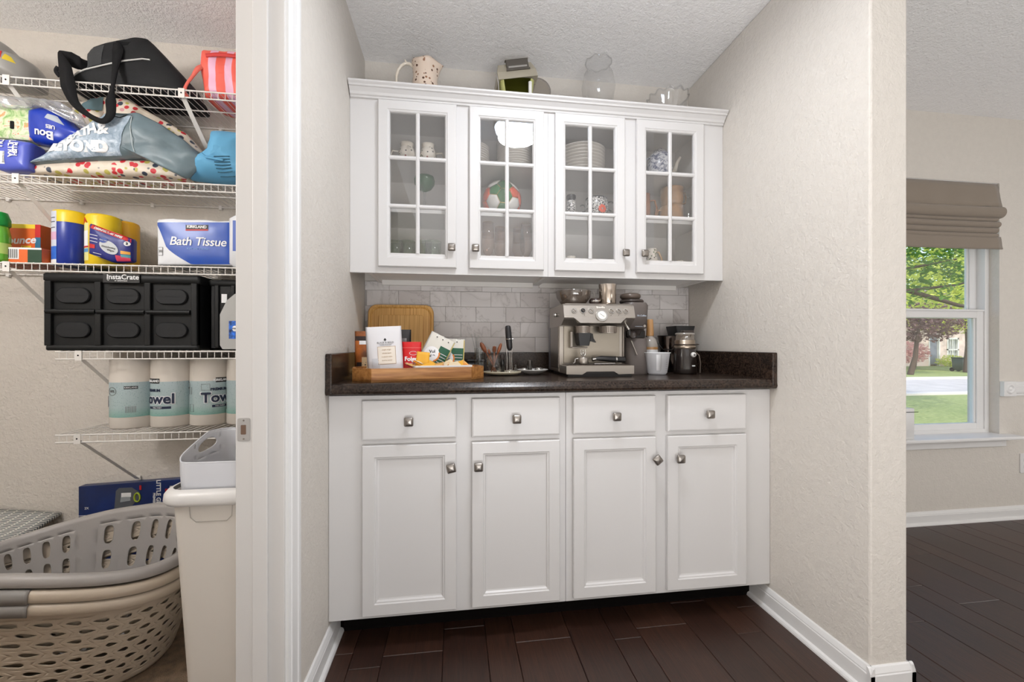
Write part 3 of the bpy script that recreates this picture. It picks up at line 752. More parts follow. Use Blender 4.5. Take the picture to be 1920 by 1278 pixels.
# grey bag far left on the top shelf
t, pl = soft('grey_parcel', 'grey plastic bag with red and yellow print at the left end of the top shelf', 'bag', [(-60, 0, S1z), (-60, 70), (-5, 76), (12, 84), (34, 112), (46, 118), (62, 120), (72, 135), (75, 0, S1z), (20, 0, S1z)], 1.86, M('grey_plastic', (158, 156, 152), .35, bump=(20, .3)), th=.10, seed=8)
ppatch(pl, t, 'red_print', INKR, [(33, 134), (47, 136), (44, 118), (38, 112)])
ppatch(pl, t, 'yellow_print', M('yellow_print', (222, 196, 52), .5), [(48, 138), (62, 140), (56, 130), (49, 126)])
# second shelf
t = NT('floral_print'); v = t.coord((1, 1, 1)); vo = t.n.new('ShaderNodeTexVoronoi'); t.l.new(v, vo.inputs['Vector']); vo.inputs['Scale'].default_value = 46
cc = t.ramp(vo.outputs['Color'], [(0, (206, 48, 58)), (.34, (190, 180, 92)), (.46, (60, 68, 84)), (.56, (222, 208, 190)), (.78, (236, 222, 204)), (.9, (214, 158, 160))], 'CONSTANT')
msk = t.ramp(vo.outputs['Distance'], [(0, (255, 255, 255)), (.42, (255, 255, 255)), (.5, (0, 0, 0))])
t.col(t.mix(msk, (226, 214, 198), cc)); t.p.inputs['Roughness'].default_value = .5; FLOR = t.m
t, pl = soft('floral_tote', 'cream floral print bag lying flat under the grey retail bag on the second shelf', 'bag', [(40, 322), (62, 308), (180, 303), (300, 306), (345, 322), (350, 336), (200, 335), (60, 331)], 1.84, FLOR, th=.045, back=.16, wr=.003, seed=1, pw=.35)
t, pl = soft('floral_bundle', 'floral print bag bulging behind the grey retail bag, under the duffel straps', 'bag', [(130, 215), (142, 194), (190, 184), (240, 186), (262, 200), (290, 216), (350, 250), (385, 292), (300, 262), (230, 232), (150, 250)], 1.87, FLOR, th=.04, back=.14, wr=.01, seed=6)
ppatch(pl, t, 'grey_cloth', M('teal_grey_cloth', (98, 124, 132), .7, bump=(20, .6)), [(168, 214), (205, 216), (206, 190), (170, 192)], h=.004)
t = NT('pale_wash_print'); v = t.coord(); t.col(t.ramp(t.noise(v, 34, 5, 1.2, .7), [(.35, (126, 146, 164)), (.55, (168, 184, 200)), (.7, (214, 222, 230))])); t.p.inputs['Roughness'].default_value = .35; WASH = t.m
GSL = M('slate_plastic', (104, 122, 130), .4, bump=(26, .5), var=(12, .1))
t, pl = soft('retail_bag', 'big slate grey retail bag with white lettering on the second closet shelf', 'bag', [(60, 308), (115, 272), (170, 234), (215, 214), (262, 213), (300, 232), (345, 262), (388, 300), (352, 336), (335, 328), (268, 296), (160, 304)], 1.80, GSL, th=.04, back=.04, wr=.008, ws=16, seed=3, res=84, lay=14, pw=.4)
ppatch(pl, t, 'printed_panel', WASH, [(66, 307), (236, 296), (258, 222), (205, 222)], h=.0015, n=26)
ppatch(pl, t, 'printed_panel', WASH, [(66, 307), (150, 303), (206, 222), (152, 250)], h=.0012, n=20)
for s_, x, y, z_, r in (('B', 143, 266, .042, .45), ('A', 158, 259, .048, .4), ('T', 171, 254, .050, .3), ('H', 186, 251, .052, .25), ('&', 207, 251, .062, .1)):
    ptext(pl, t, s_, x, y, z_, INKW, r, offset=.0022)
ptext(pl, t, 'BEYOND', 160, 283, .052, INKW, .03, offset=.0042, spacing=.98)
pp = [pl.at(*pl.px(x, y), .003) for x, y in ((198, 222), (225, 226), (236, 228), (246, 222), (258, 224))]
MB().tube(pp, .0015, 5).build('seam', BLK2, t)
pp = [pl.at(*pl.px(x, y), .002) for x, y in ((259, 226), (262, 250), (262, 280), (268, 294))]
MB().tube(pp, .0015, 5).build('seam', M('pale_seam', (190, 200, 204), .5), t)
t, pl = soft('blue_bag', 'sky blue fabric bag at the right end of the second closet shelf', 'bag', [(360, 338), (372, 308), (400, 288), (408, 250), (440, 252), (480, 258), (482, 340), (420, 343)], 1.86, M('sky_blue_fabric', (98, 166, 206), .7, bump=(30, .5)), th=.09, wr=.01, seed=4)
for k in range(7):
    y = 311+k*4.6; pp = [pl.at(*pl.px(x, y), .002) for x in (424, 436, 452)]; MB().tube(pp, .002, 5).build('rib', M('dark_teal', (44, 92, 112), .7), t)
pp = [pl.at(*pl.px(x, y), .004) for x, y in ((396, 290), (402, 306), (412, 314), (440, 318))]; MB().tube(pp, .004, 6).build('fold_edge', M('sky_blue_fabric', (98, 166, 206)), t)
# tissue cube, blue packs
t = NT('leafy_print'); v = t.coord(); vo = t.noise(v, 30, 4, 1.5, .6)
t.col(t.ramp(vo, [(.3, (120, 176, 92)), (.45, (206, 218, 170)), (.56, (226, 226, 206)), (.62, (236, 150, 96)), (.72, (150, 196, 110))])); LEAFP = t.m
tc = thing('tissue_box', 'green leafy print tissue box in clear wrap on the second shelf', 'box', (-1.652, 1.86, 1.822), .1)
MB().rbox((0, 0, 0), .115, .115, .128, .008).build('carton', LEAFP, tc)
MB().rbox((0, -.0575, .05), .012, .03, .002, .003, ax='y').build('print_mark', BLK2, tc)
t, pl = soft('blue_tissue_pack', 'glossy royal blue tissue pack with upside-down print beside the leafy box', 'pack', [(62, 268), (66, 212), (90, 206), (118, 212), (150, 244), (180, 262), (130, 280), (95, 276)], 1.84, M('royal_blue_plastic', (24, 58, 176), .28, bump=(24, .3)), th=.05, wr=.004, seed=9, pw=.35)
ptext(pl, t, 'UES', 118, 250, .018, INKW, PI-.15, offset=.0005); ptext(pl, t, 'Bou', 104, 262, .040, INKW, PI-.15, offset=.001)
ppatch(pl, t, 'oval_print', M('silver_print', (176, 184, 194), .4), [(108, 234), (140, 246), (128, 230), (112, 226)])
t, pl = soft('lilac_blue_pack', 'light blue roll pack with a barcode at the left end of the second shelf', 'pack', [(2, 266), (30, 264), (65, 270), (64, 300), (62, 322), (20, 323), (2, 320)], 1.80, M('periwinkle_plastic', (84, 98, 200), .3), th=.03, back=.1, wr=.002, seed=11, pw=.3)
ppatch(pl, t, 'barcode_field', INKW, [(9, 312), (24, 313), (24, 290), (9, 289)])
for k in range(7): ppatch(pl, t, 'barcode_bar', GREYPR, [(9.6, 292+k*2.9), (23.4, 293+k*2.9), (23.4, 291.2+k*2.9), (9.6, 290.2+k*2.9)], h=.0018, n=2)
ptext(pl, t, 'ULTRA', 36, 284, .022, INKW, -PI/2, offset=.0008); ptext(pl, t, 'PLUSH', 44, 286, .018, INKW, -PI/2, offset=.0008); ptext(pl, t, 'QU', 17, 274, .022, INKW, -PI/2, offset=.0008)
CLR = glass('clear_film', (238, 240, 244), .12, .12, .55, .12)
t, pl = soft('clear_wrap', 'crumpled clear plastic wrap over the tissue packs on the second shelf', 'plastic wrap', [(-4, 205), (-4, 180), (35, 182), (70, 184), (115, 192), (150, 215), (168, 246), (140, 226), (95, 205), (60, 200)], 1.80, CLR, part='film', th=.012, back=.05, wr=.014, ws=30, seed=12)
t, pl = soft('clear_pouch', 'clear wrap end of a roll pack between the blue pack and the retail bag', 'plastic wrap', [(64, 272), (100, 278), (112, 282), (66, 304)], 1.86, glass('milky_film', (206, 206, 204), .1, .15, .4, .4), part='film', th=.02, wr=.004, seed=13)
# third shelf ------------------------------------------------
z3 = ZS[2]+.0015
def carton(name, lab, px0, px1, ptop, Y, dep, z, mat, rz=0, **k):
    a, b = AY(px0, 400, Y), AY(px1, 400, Y); h = AY((px0+px1)/2, ptop, Y).z-z
    t = thing(name, lab, 'box', ((a.x+b.x)/2, Y+dep/2, z), rz); w_ = b.x-a.x
    bx(-w_/2, -dep/2, 0, w_/2, dep/2, h).build('carton', mat, t, bevel=.002); return t, w_, h, dep
ORG = M('orange_carton', (226, 104, 40), .45)
t, w_, h, dp = carton('dryer_sheet_box', 'orange dryer sheet box with white lettering and teal window print', 4, 76, 420, 1.86, .08, z3, ORG)
y = -dp/2
bx(-w_/2-.0004, y-.0008, h-.016, w_/2-.016, y, h).build('top_band', M('yellow_carton', (236, 208, 58), .5), t)
bx(w_/2-.018, y-.001, h-.05, w_/2+.0006, y, h).build('side_band', INKR, t); bx(w_/2-.018, y-.001, 0, w_/2+.0006, y, h-.05).build('side_band', M('steel_blue_print', (40, 108, 142), .5), t)
m = MB(); m.prism([(.012+.036*cos(a*PI/10), .0+.062*sin(a*PI/10)) for a in range(11)], 'xz', y-.0012, y-.0002); m.build('teal_arch', M('teal_print', (56, 140, 140), .5), t)
bx(.0, y-.0022, .015, .012, y-.0014, .045).build('towel_print', INKW, t); bx(.022, y-.0022, .005, .034, y-.0014, .05).build('towel_print', INKW, t)
bx(.0, y-.0018, .06, .034, y-.001, .078).build('tag_print', M('yellow_carton', (236, 208, 58)), t)
text('Bounce', .04, INKW, t, onXZ(-.012, y-.001, .098, .06), offset=.001, shear=.25)
text('free', .014, INKR, t, onXZ(.017, y-.003, .069))
t, w_, h, dp = carton('dryer_sheet_box', 'low orange and green box with a barcode, in front of the dryer sheet box', -12, 78, 464, 1.795, .06, z3, ORG)
bx(w_/2-.045, -dp/2-.001, 0, w_/2+.0005, -dp/2, h-.006).build('green_end', M('dark_green_print', (24, 62, 40), .5), t)
bx(-.04, -dp/2-.001, .014, .004, -dp/2, h).build('barcode_field', INKW, t)
for k in range(6): bx(-.036+k*.0065, -dp/2-.002, .018, -.033+k*.0065, -dp/2-.001, h-.006).build('barcode_bar', GREYPR, t)
bx(-w_/2, -dp/2-.0012, h-.006, w_/2, -dp/2+.0, h+.0006).build('white_edge', INKW, t)
a = AY(6, 450, 1.80)
t = thing('spray_bottle', 'bright green detergent bottle with darker cap at the left edge, standing on boxes', 'bottle', (a.x-.014, 1.792, z3))
GRB = glass('green_bottle_plastic', (96, 206, 60), .1, .1, .4, .55)
MB().lathe([(.0, 0), (.034, 0), (.036, .01), (.036, .10), (.033, .12), (.03, .135)], n=24).build('bottle_body', M('green_liquid_bottle', (104, 190, 56), .2, coat=.5), t)
MB().lathe([(.032, .133), (.036, .138), (.036, .16), (.028, .185), (.0, .19)], n=24).build('cap', M('green_cap', (20, 150, 62), .35), t)
MB().lathe([(.0365, .03), (.0365, .07)], n=24).build('label_band', M('lime_label', (190, 220, 120), .5), t)
def roundpack(name, lab, cx, Y, r, h, z, mat, n=28, sy=1):
    t = thing(name, lab, 'canister', (cx, Y, z))
    MB().lathe([(0, 0), (r*.9, 0), (r, .006), (r, h-.012), (r*.93, h-.003), (r*.8, h), (0, h)], n=n, sy=sy).build('canister_body', mat, t); return t
YEL = M('yellow_plastic', (240, 205, 30), .35, bump=(40, .25)); BLU = M('cobalt_wrap', (28, 52, 150), .3, bump=(18, .3))
a, b = AY(77, 440, 1.80), AY(137, 440, 1.80); r = (b.x-a.x)/2
t = roundpack('wipes_pack', 'cobalt blue wrapped wipes pack with yellow top and white side label', (a.x+b.x)/2, 1.86, r, .212, z3, BLU)
MB().lathe([(r*1.006, .165), (r*1.008, .2), (r*.95, .211), (r*.8, .2135), (0, .214)], n=28).build('yellow_top', YEL, t)
def cylpatch(parent, name, mat, r, a0, a1, z0, z1, n=10, sy=1, cx=0, cy=0):
    m = MB(); m.grid(lambda u, v: (cx+r*sin(a0+(a1-a0)*u), cy-r*cos(a0+(a1-a0)*u)*sy, z0+(z1-z0)*v), n, 2); return m.build(name, mat, parent)
def oncyl(r, a0, z0, rot=0, sy=1, cx=0, cy=0):
    c_, s_ = cos(rot), sin(rot)
    def f(x, y, h):
        X, Y_ = x*c_-y*s_, x*s_+y*c_; a = a0+X/r
        return (cx+(r+.0008+h)*sin(a), cy-(r+.0008+h)*cos(a)*sy, z0+Y_)
    return f
cylpatch(t, 'side_label', M('pale_label', (208, 212, 226), .5), r*1.012, -.95, -.15, .02, .205)
cylpatch(t, 'blue_field', M('bright_blue_print', (44, 104, 204), .5), r*1.018, -.95, -.15, .02, .07)
cylpatch(t, 'pink_field', M('pink_print', (214, 168, 200), .5), r*1.018, -.95, -.15, .095, .125)
cylpatch(t, 'white_field', INKW, r*1.02, -.95, -.15, .004, .02)
for z_ in (.162, .178, .14): cylpatch(t, 'print_line', INKB, r*1.02, -.85, -.25, z_, z_+.003)
a, b = AY(138, 440, 1.80), AY(197, 440, 1.80); r = (b.x-a.x)/2
t = roundpack('wipes_pack', 'tall yellow wipes canister with a red triangle label, left of the blue label pack', (a.x+b.x)/2, 1.865, r, .205, z3, YEL)
cylpatch(t, 'side_label', M('lemon_label', (226, 222, 150), .5), r*1.012, -1.0, -.25, .02, .165)
cylpatch(t, 'white_field', INKW, r*1.018, -1.0, -.3, .075, .135); cylpatch(t, 'red_line', INKR, r*1.02, -1.0, -.25, .07, .076); cylpatch(t, 'blue_line', M('sky_print', (90, 150, 200), .5), r*1.02, -1.0, -.25, .052, .066)
MB().add([oncyl(r*1.014, q[0], q[1])(0, 0, .0004) for q in ((-.95, .165), (-.3, .165), (-.65, .19))], [(0, 1, 2)]).build('red_triangle', INKR, t)
for px_, top, Yc, nm, mt, lb in ((200, 408, 1.955, 'wipes_canister', M('teal_plastic', (38, 140, 132), .4), 'teal wipes canister behind the blue label pack'), (236, 418, 1.945, 'wipes_canister', M('amber_plastic', (232, 176, 40), .4), 'amber wipes canister at the right of the blue label pack')):
    a = AY(px_, 440, Yc); hh = AY(px_, top, Yc).z-z3; roundpack(nm, lb, a.x, Yc, .055 if mt.name[0] == 't' else .045, hh, z3, mt)
t, pl = soft('wipes_multipack', 'blue shrink-wrap label pack of disinfecting wipes with a red top stripe', 'pack', [(170, 476), (172, 419), (210, 436), (251, 448), (250, 492), (215, 493)], 1.79, M('deep_blue_label', (28, 36, 120), .35), part='wrap_label', th=.022, back=.04, wr=.001, seed=15, pw=.3)
ppatch(pl, t, 'red_stripe', INKR, [(173, 428), (250, 456), (250, 448), (173, 420)], n=12)
text('DISINFECTING WIPES', .0105, INKW, t, pl.fn(*pl.px(211, 438.5), -.36), offset=.0004)
m = MB(); c = pl.px(213, 466)
pts_ = [pl.at(c[0]+.031*cos(q)-.012*sin(q)*.5, c[1]+.026*sin(q)-.006*cos(q)*1.2, .002) for q in [2*PI*k/24 for k in range(24)]]
m.add([pl.at(c[0], c[1], .002)]+pts_, [(0, 1+k, 1+(k+1) % 24) for k in range(24)]); m.build('oval_print', M('silver_oval', (190, 194, 198), .4), t)
m = MB(); c = pl.px(204, 453); pts_ = [pl.at(c[0]+.014*cos(q), c[1]+.010*sin(q), .003) for q in [2*PI*k/16 for k in range(16)]]; m.add(pts_, [tuple(range(16))]); m.build('badge_print', M('badge_blue', (40, 70, 150), .5), t)
ptext(pl, t, 'Great Value', 204, 453, .0055, INKW, -.25); ptext(pl, t, 'Disinfecting', 213, 466, .010, GREYPR, -.2); ptext(pl, t, 'Wipes', 217, 472, .010, GREYPR, -.2)
ppatch(pl, t, 'red_tag', INKR, [(174, 466), (187, 468), (187, 461), (174, 458)]); ppatch(pl, t, 'pink_tag', M('rose_print', (206, 60, 90), .5), [(225, 491), (249, 491), (249, 484), (224, 480)])
ppatch(pl, t, 'amber_tag', M('amber_print', (222, 160, 60), .5), [(234, 478), (249, 479), (249, 474), (234, 472)]); ppatch(pl, t, 'teal_tag', M('teal_tagc', (70, 150, 160), .5), [(234, 484), (249, 485), (249, 480), (234, 479)])
m = MB(); c = pl.px(245, 459); pts_ = [pl.at(c[0]+.009*cos(q), c[1]+.009*sin(q), .003) for q in [2*PI*k/16 for k in range(16)]]; m.add(pts_, [tuple(range(16))]); m.build('count_badge', INKW, t); ptext(pl, t, '3', 245, 459, .012, INKK, 0, offset=.0005)
for yy, xx in ((440, 184), (446, 184), (452, 184), (474, 190), (478, 186)): ppatch(pl, t, 'print_line', INKW, [(xx-8, yy+1.4), (xx+8, yy+5.4), (xx+8, yy+4.4), (xx-8, yy+.4)], n=3)
# bath tissue pack
t, pl = soft('bath_tissue_pack', 'white and blue bath tissue pack on the middle closet shelf', 'pack', [(297, 497), (296, 412), (320, 410), (350, 412), (385, 412), (410, 415), (439, 414), (441, 498), (370, 497)], 1.79, M('white_film', (222, 224, 228), .25, bump=(14, .2)), part='wrap', th=.012, back=.22, wr=.001, seed=17, pw=.25, res=80)
BT = M('tissue_blue', (22, 74, 170), .3)
m = MB()
def swf(u, v):
    x = 298+142*u; lo_ = 440+62*min(1, u*1.9)**.62 if u < .9 else 498; lo_ = min(lo_, 496); lo_ = 418+(lo_-418)*min(1, .0+u*6+.25); y = 418+(lo_-418)*v
    return pl.at(*pl.px(x, y), .0012)
m.grid(swf, 26, 10); m.build('blue_field', BT, t)
ptext(pl, t, 'Bath Tissue', 375, 455, .046, INKW, 0, shear=.2, offset=.0005, spacing=.95)
ppatch(pl, t, 'dark_plate', INKK, [(352, 434), (394, 434), (394, 423), (352, 423)], h=.0018); ppatch(pl, t, 'red_rule', INKR, [(352, 434), (394, 434), (394, 431.5), (352, 431.5)], h=.0024)
ptext(pl, t, 'KIRKLAND', 373, 427, .0145, INKW, 0, offset=.0006); ptext(pl, t, 'SOFT AND STRONG', 375, 468, .0085, M('pale_blue_print', (140, 180, 230), .5), 0)
ppatch(pl, t, 'count_frame', GREYPR, [(300, 480), (309, 480), (309, 464), (300, 464)], h=.001, n=3); ppatch(pl, t, 'count_field', M('white_film', (222, 224, 228)), [(300.8, 479.2), (308.2, 479.2), (308.2, 464.8), (300.8, 464.8)], h=.0016, n=3); ptext(pl, t, '30', 304.5, 472, .014, GREYPR, 0)
a = AY(441, 450, 1.83)
t = thing('bath_tissue_pack', 'second white tissue pack partly hidden by the door jamb on the middle shelf', 'pack', (a.x+.075, 1.86, z3))
MB().rbox((0, 0, 0), .148, .2, .205, .03).build('wrap', M('white_film', (222, 224, 228)), t)
bx(-.05, -.1006, .06, .05, -.1, .18).build('blue_field', BT, t)
# fourth shelf: crates and jug --------------------------------
z4 = ZS[3]+.0015; PL = M('black_crate_plastic', (17, 18, 19), .5, spec=.3, bump=(260, .08)); PL2 = M('black_crate_panel', (30, 31, 33), .55, spec=.3, bump=(500, .15))
ca, cb = AY(83, 580, 1.775), AY(372, 580, 1.775)
t = thing('folding_crate', 'black folding crate with six oval panels on the fourth closet shelf', 'crate', ((ca.x+cb.x)/2, 1.92, z4))
W2 = (cb.x-ca.x)/2; y0 = -.145; H_ = .291
m = bx(-W2+.004, y0+.012, .012, W2-.004, y0+.018, H_).box(-W2+.004, .13, .012, W2-.004, .136, H_).box(-W2+.004, y0+.012, .012, -W2+.01, .136, H_).box(W2-.01, y0+.012, .012, W2-.004, .136, H_).box(-W2+.004, y0+.012, 0, W2-.004, .136, .014)
m.build('crate_body', PL, t)
MB().rbox((0, (y0+.141)/2, H_-.032), 2*W2+.012, .292, .032, .01).build('top_rim', PL, t)
MB().rbox((0, (y0+.141)/2, 0), 2*W2, .286, .02, .01).build('bottom_rim', PL, t)
for b0_, b1_ in ((-W2+.004, -W2*.36), (-W2*.34, W2*.28), (W2*.31, W2-.03)):
    MB().tube([(b0_, y0+.003, .147), (b1_, y0+.003, .147)], .0095, 10).build('hinge_bar', PL, t)
for xx in (-W2+.006, -W2*.345, W2*.30, W2-.02): bx(xx-.008, y0, .018, xx+.014, y0+.014, H_-.03).build('rib', PL, t, bevel=.003)
cxs = (-W2*.66, -W2*.02, W2*.62)
for cx in cxs:
    for cz in (.078, .208):
        MB().rbox((cx, y0+.0125, cz), (2*W2)*.215, .060, .009, .0295, n=8, e=.003, ax='y').build('oval_panel', PL2, t)
        pass
bx(-.062, y0-.0085, H_-.034, .062, y0-.0055, H_-.002).build('name_plate', M('black_plate', (20, 20, 21), .4), t)
text('InstaCrate', .026, INKW, t, onXZ(.006, y0-.009, H_-.013), offset=.0004); text('BY GREENMADE', .006, INKW, t, onXZ(0, y0-.009, H_-.027))
m = MB(); m.tube([(-.044+.004*cos(q), y0-.0092, H_-.016+.010*sin(q)) for q in [2*PI*k/16 for k in range(16)]], .0008, 4, closed=True); m.build('emblem', INKW, t)
t2 = thing('folding_crate', 'second black folding crate behind the jug, right of the oval panel crate', 'crate', (-.822, 1.935, z4))
w2 = .15; m = bx(-w2, -.12, 0, w2, .12, .008).box(-w2, -.12, 0, w2, -.114, .262).box(-w2, .114, 0, w2, .12, .262).box(-w2, -.12, 0, -w2+.006, .12, .262).box(w2-.006, -.12, 0, w2, .12, .262)
m.build('crate_body', PL, t2); MB().rbox((0, 0, .256), .31, .25, .026, .01).build('top_rim', PL, t2)
for xx in (-.13, -.07): bx(xx, -.128, .01, xx+.016, -.12, .26).build('rib', PL, t2, bevel=.003)
bx(-.105, -.124, .19, -.085, -.1205, .225).build('white_tag', INKW, t2)
a = AY(413, 600, 1.77)
t = thing('water_jug', 'translucent grey plastic jug with a blue label in front of the second crate', 'jug', (a.x+.075, 1.785, z4))
pr = [(-.075, .02), (-.065, .004), (.065, .004), (.075, .02), (.075, .14), (.05, .19), (.02, .215), (-.02, .222), (-.05, .195), (-.075, .14)]
m = MB(); m.prism(pr, 'xz', -.018, .018); m.build('jug_body', M('frosted_grey_plastic', (172, 172, 170), .3, coat=.2), t, bevel=.012, seg=3)
MB().cyl((.0, 0, .215), .02, .03, 16).build('cap', M('white_cap', (230, 230, 230), .4), t)
bx(-.042, -.0192, .045, .03, -.0185, .115).build('label', M('deep_blue_wave', (36, 84, 160), .4, var=(60, .6)), t)
MB().rbox((-.014, -.0192, .085), .03, .022, .0008, .009, e=.0002, ax='y').build('label_oval', INKW, t); text('PURIFIED', .007, INKB, t, onXZ(-.014, -.0202, .085))
# lowest shelf: paper towel rolls --------------------------------
z5 = ZS[4]+.0015; PAP = M('paper_towel', (216, 208, 198), .9, bump=(120, .3))
t = NT('teal_speckle_wrap'); v = t.coord(); vo = t.n.new('ShaderNodeTexVoronoi'); t.l.new(v, vo.inputs['Vector']); vo.inputs['Scale'].default_value = 170
gr = t.n.new('ShaderNodeSeparateXYZ'); t.l.new(v, gr.inputs[0])
gz = t.ramp(gr.outputs[2], [(.05, (128, 168, 158)), (.085, (166, 184, 184)), (.2, (172, 188, 192))])
t.col(t.mix(t.ramp(vo.outputs['Distance'], [(.0, (255, 255, 255)), (.28, (0, 0, 0))]), gz, (92, 124, 128))); t.p.inputs['Roughness'].default_value = .4; TSW = t.m
labs = ('paper towel roll at the left end of the lowest shelf, with an oval stamp', 'paper towel roll second from the left, wrapper reading towel', 'paper towel roll third from the left on the lowest shelf', 'paper towel roll at the right, mostly hidden by the door jamb')
px = ((213, 290), (288, 362), (360, 430), (428, 498)); hh = (.272, .276, .28, .284)
for k in range(4):
    Y = 1.90+.012*k; a, b = AY(px[k][0], 740, Y), AY(px[k][1], 740, Y); r = (b.x-a.x)/2*.985
    t = thing('paper_towel_roll', labs[k], 'paper towel', ((a.x+b.x)/2, Y, z5), group='paper towel rolls on the lowest shelf')
    m = MB(); prof = [(.02, .003), (r*.94, 0), (r, .006), (r, .272), (r*.94, .279), (.02, .276)]; m.lathe(prof, n=32); m.build('roll', PAP, t)
    MB().lathe([(.02, .003), (.02, .276)], n=16).build('core', M('cardboard_core', (170, 140, 105), .8), t)
    cylpatch(t, 'wrapper', TSW, r*1.006, -1.5, 1.5, .047, .185, 30); R_ = r*1.01
    if k == 0:
        text('el', .06, INKB, t, oncyl(R_, -1.18, .105), offset=.0015)
        m = MB(); m.tube([oncyl(R_, -.42, .15)(.019*cos(q), .016*sin(q), .0004) for q in [2*PI*j/20 for j in range(20)]], .0008, 4, closed=True); m.build('oval_stamp', GREYPR, t); text('60%', .014, GREYPR, t, oncyl(R_, -.42, .15))
        cylpatch(t, 'dark_strip', INKK, R_, .18, .75, .158, .170, 6); text('KIRKLAND', .008, INKW, t, oncyl(R_, .46, .164))
        for j in range(9): cylpatch(t, 'barcode_bar', GREYPR, R_, .25+j*.05, .25+j*.05+.02, .065, .09, 2)
    elif k in (1, 2):
        s0 = -.12 if k == 1 else .66
        cylpatch(t, 'dark_strip', INKK, R_, -.95 if k == 1 else .72, -.08 if k == 1 else 1.4, .178, .198, 8); text('KIRKLAND', .013, INKW, t, oncyl(R_+.0006, -.5 if k == 1 else 1.04, .188), offset=.0005)
        text('owel' if k == 1 else 'Tow', .056, INKW, t, oncyl(R_, -.12 if k == 1 else .75, .115), offset=.0042); text('owel' if k == 1 else 'Tow', .056, INKB, t, oncyl(R_+.0011, -.12 if k == 1 else .75, .115), offset=.0015)
        text('PREMIUM', .015, INKB, t, oncyl(R_, -.45 if k == 1 else .9, .150), offset=.0006)
        cylpatch(t, 'blue_strip', INKB, R_, -.85 if k == 1 else .55, .45 if k == 1 else 1.4, .076, .086, 10); text('FULL SHEET', .007, INKW, t, oncyl(R_+.0005, -.2 if k == 1 else .95, .081))
        if k == 2:
            for j, (aa, zz, ww, h2) in enumerate(((-.75, .145, .2, .028), (-.7, .075, .3, .03), (.05, .16, .4, .025))):
                m = MB(); m.tube([oncyl(R_, aa+ww/2, zz)(dx*ww*R_/2, dz*h2/2, .0004) for dx, dz in ((-1, -1), (1, -1), (1, 1), (-1, 1))], .0007, 4, closed=True); m.build('print_frame', GREYPR, t)
            m = MB(); m.tube([oncyl(R_, -.95, .168)(.016*cos(q), .014*sin(q), .0004) for q in [2*PI*j/20 for j in range(20)]], .0008, 4, closed=True); m.build('oval_stamp', GREYPR, t)
    else:
        for aa, zz in ((-1.0, .14), (-1.0, .08)):
            m = MB(); m.tube([oncyl(R_, aa, zz)(dx*.012, dz*.014, .0004) for dx, dz in ((-1, -1), (1, -1), (1, 1), (-1, 1))], .0007, 4, closed=True); m.build('print_frame', GREYPR, t)
# ------------------------------------------------------------------ closet floor
NAVY = M('navy_carton', (18, 40, 92), .4, coat=.15, var=(6, .25))
q0, q1, q2 = AY(147, 912, 2.03), AY(345, 897, 2.03), AY(147, 965, 2.03)
t = thing('cleaner_carton', 'dark blue cleaner carton standing behind the laundry baskets', 'box', ((q0.x+q1.x)/2, 2.046, 0))
W_ = (q1.x-q0.x)/2; DZ = (q0.z+q1.z)/2-.473
MB().add([(-W_, y_, z_) for y_ in (-.016, .02) for z_ in (.001, q0.z)]+[(W_, y_, z_) for y_ in (-.016, .02) for z_ in (.001, q1.z)], [(0, 1, 5, 4), (2, 3, 7, 6), (0, 1, 3, 2), (4, 5, 7, 6), (1, 3, 7, 5), (0, 2, 6, 4)]).build('carton', NAVY, t, bevel=.002)
y = -.0166; t.location.z = .0
t_ = t; n0 = len(t.children)
m = MB(); m.prism([(-.07, .345), (-.062, .44), (-.05, .452), (.0, .452), (.03, .43), (.025, .4), (-.01, .36), (-.045, .345)], 'xz', y-.0008, y); m.build('machine_print', M('machine_grey', (88, 92, 98), .4), t)
m = MB(); m.prism([(-.045, .39), (-.04, .43), (-.005, .43), (-.005, .395)], 'xz', y-.0018, y-.0008); m.build('tank_print', M('tank_grey', (150, 156, 160), .3), t)
bx(-.04, y-.0025, .412, -.002, y-.0018, .43).build('label_print', INKW, t)
m = MB(); m.tube([(.022+.011*cos(q), y-.002, .408+.019*sin(q)) for q in [2*PI*j/18 for j in range(18)]], .0035, 5, closed=True); m.build('lime_ring', M('lime_print', (176, 196, 60), .5), t)
bx(.03, y-.0015, .44, .038, y-.0005, .46).build('red_tab', INKR, t)
text('LITTLE GREEN', .024, INKW, t, onXZ(.105, y, .405, -PI/2), offset=.0008); text('PREMIER', .013, INKW, t, onXZ(.088, y, .40, -PI/2), offset=.0004)
bx(.132, y-.001, .40, .146, y, .44).build('red_field', INKR, t); text('BISSELL', .014, INKW, t, onXZ(.155, y, .43, -PI/2), offset=.0004)
bx(.13, y-.001, .325, .165, y, .337).build('red_field', INKR, t); bx(-W_, y-.0006, .338, W_, y, .340).build('white_rule', INKW, t); text('2X', .014, INKW, t, onXZ(-.175, y, .37))
for ch in list(t.children)[n0:]: ch.location.z += DZ
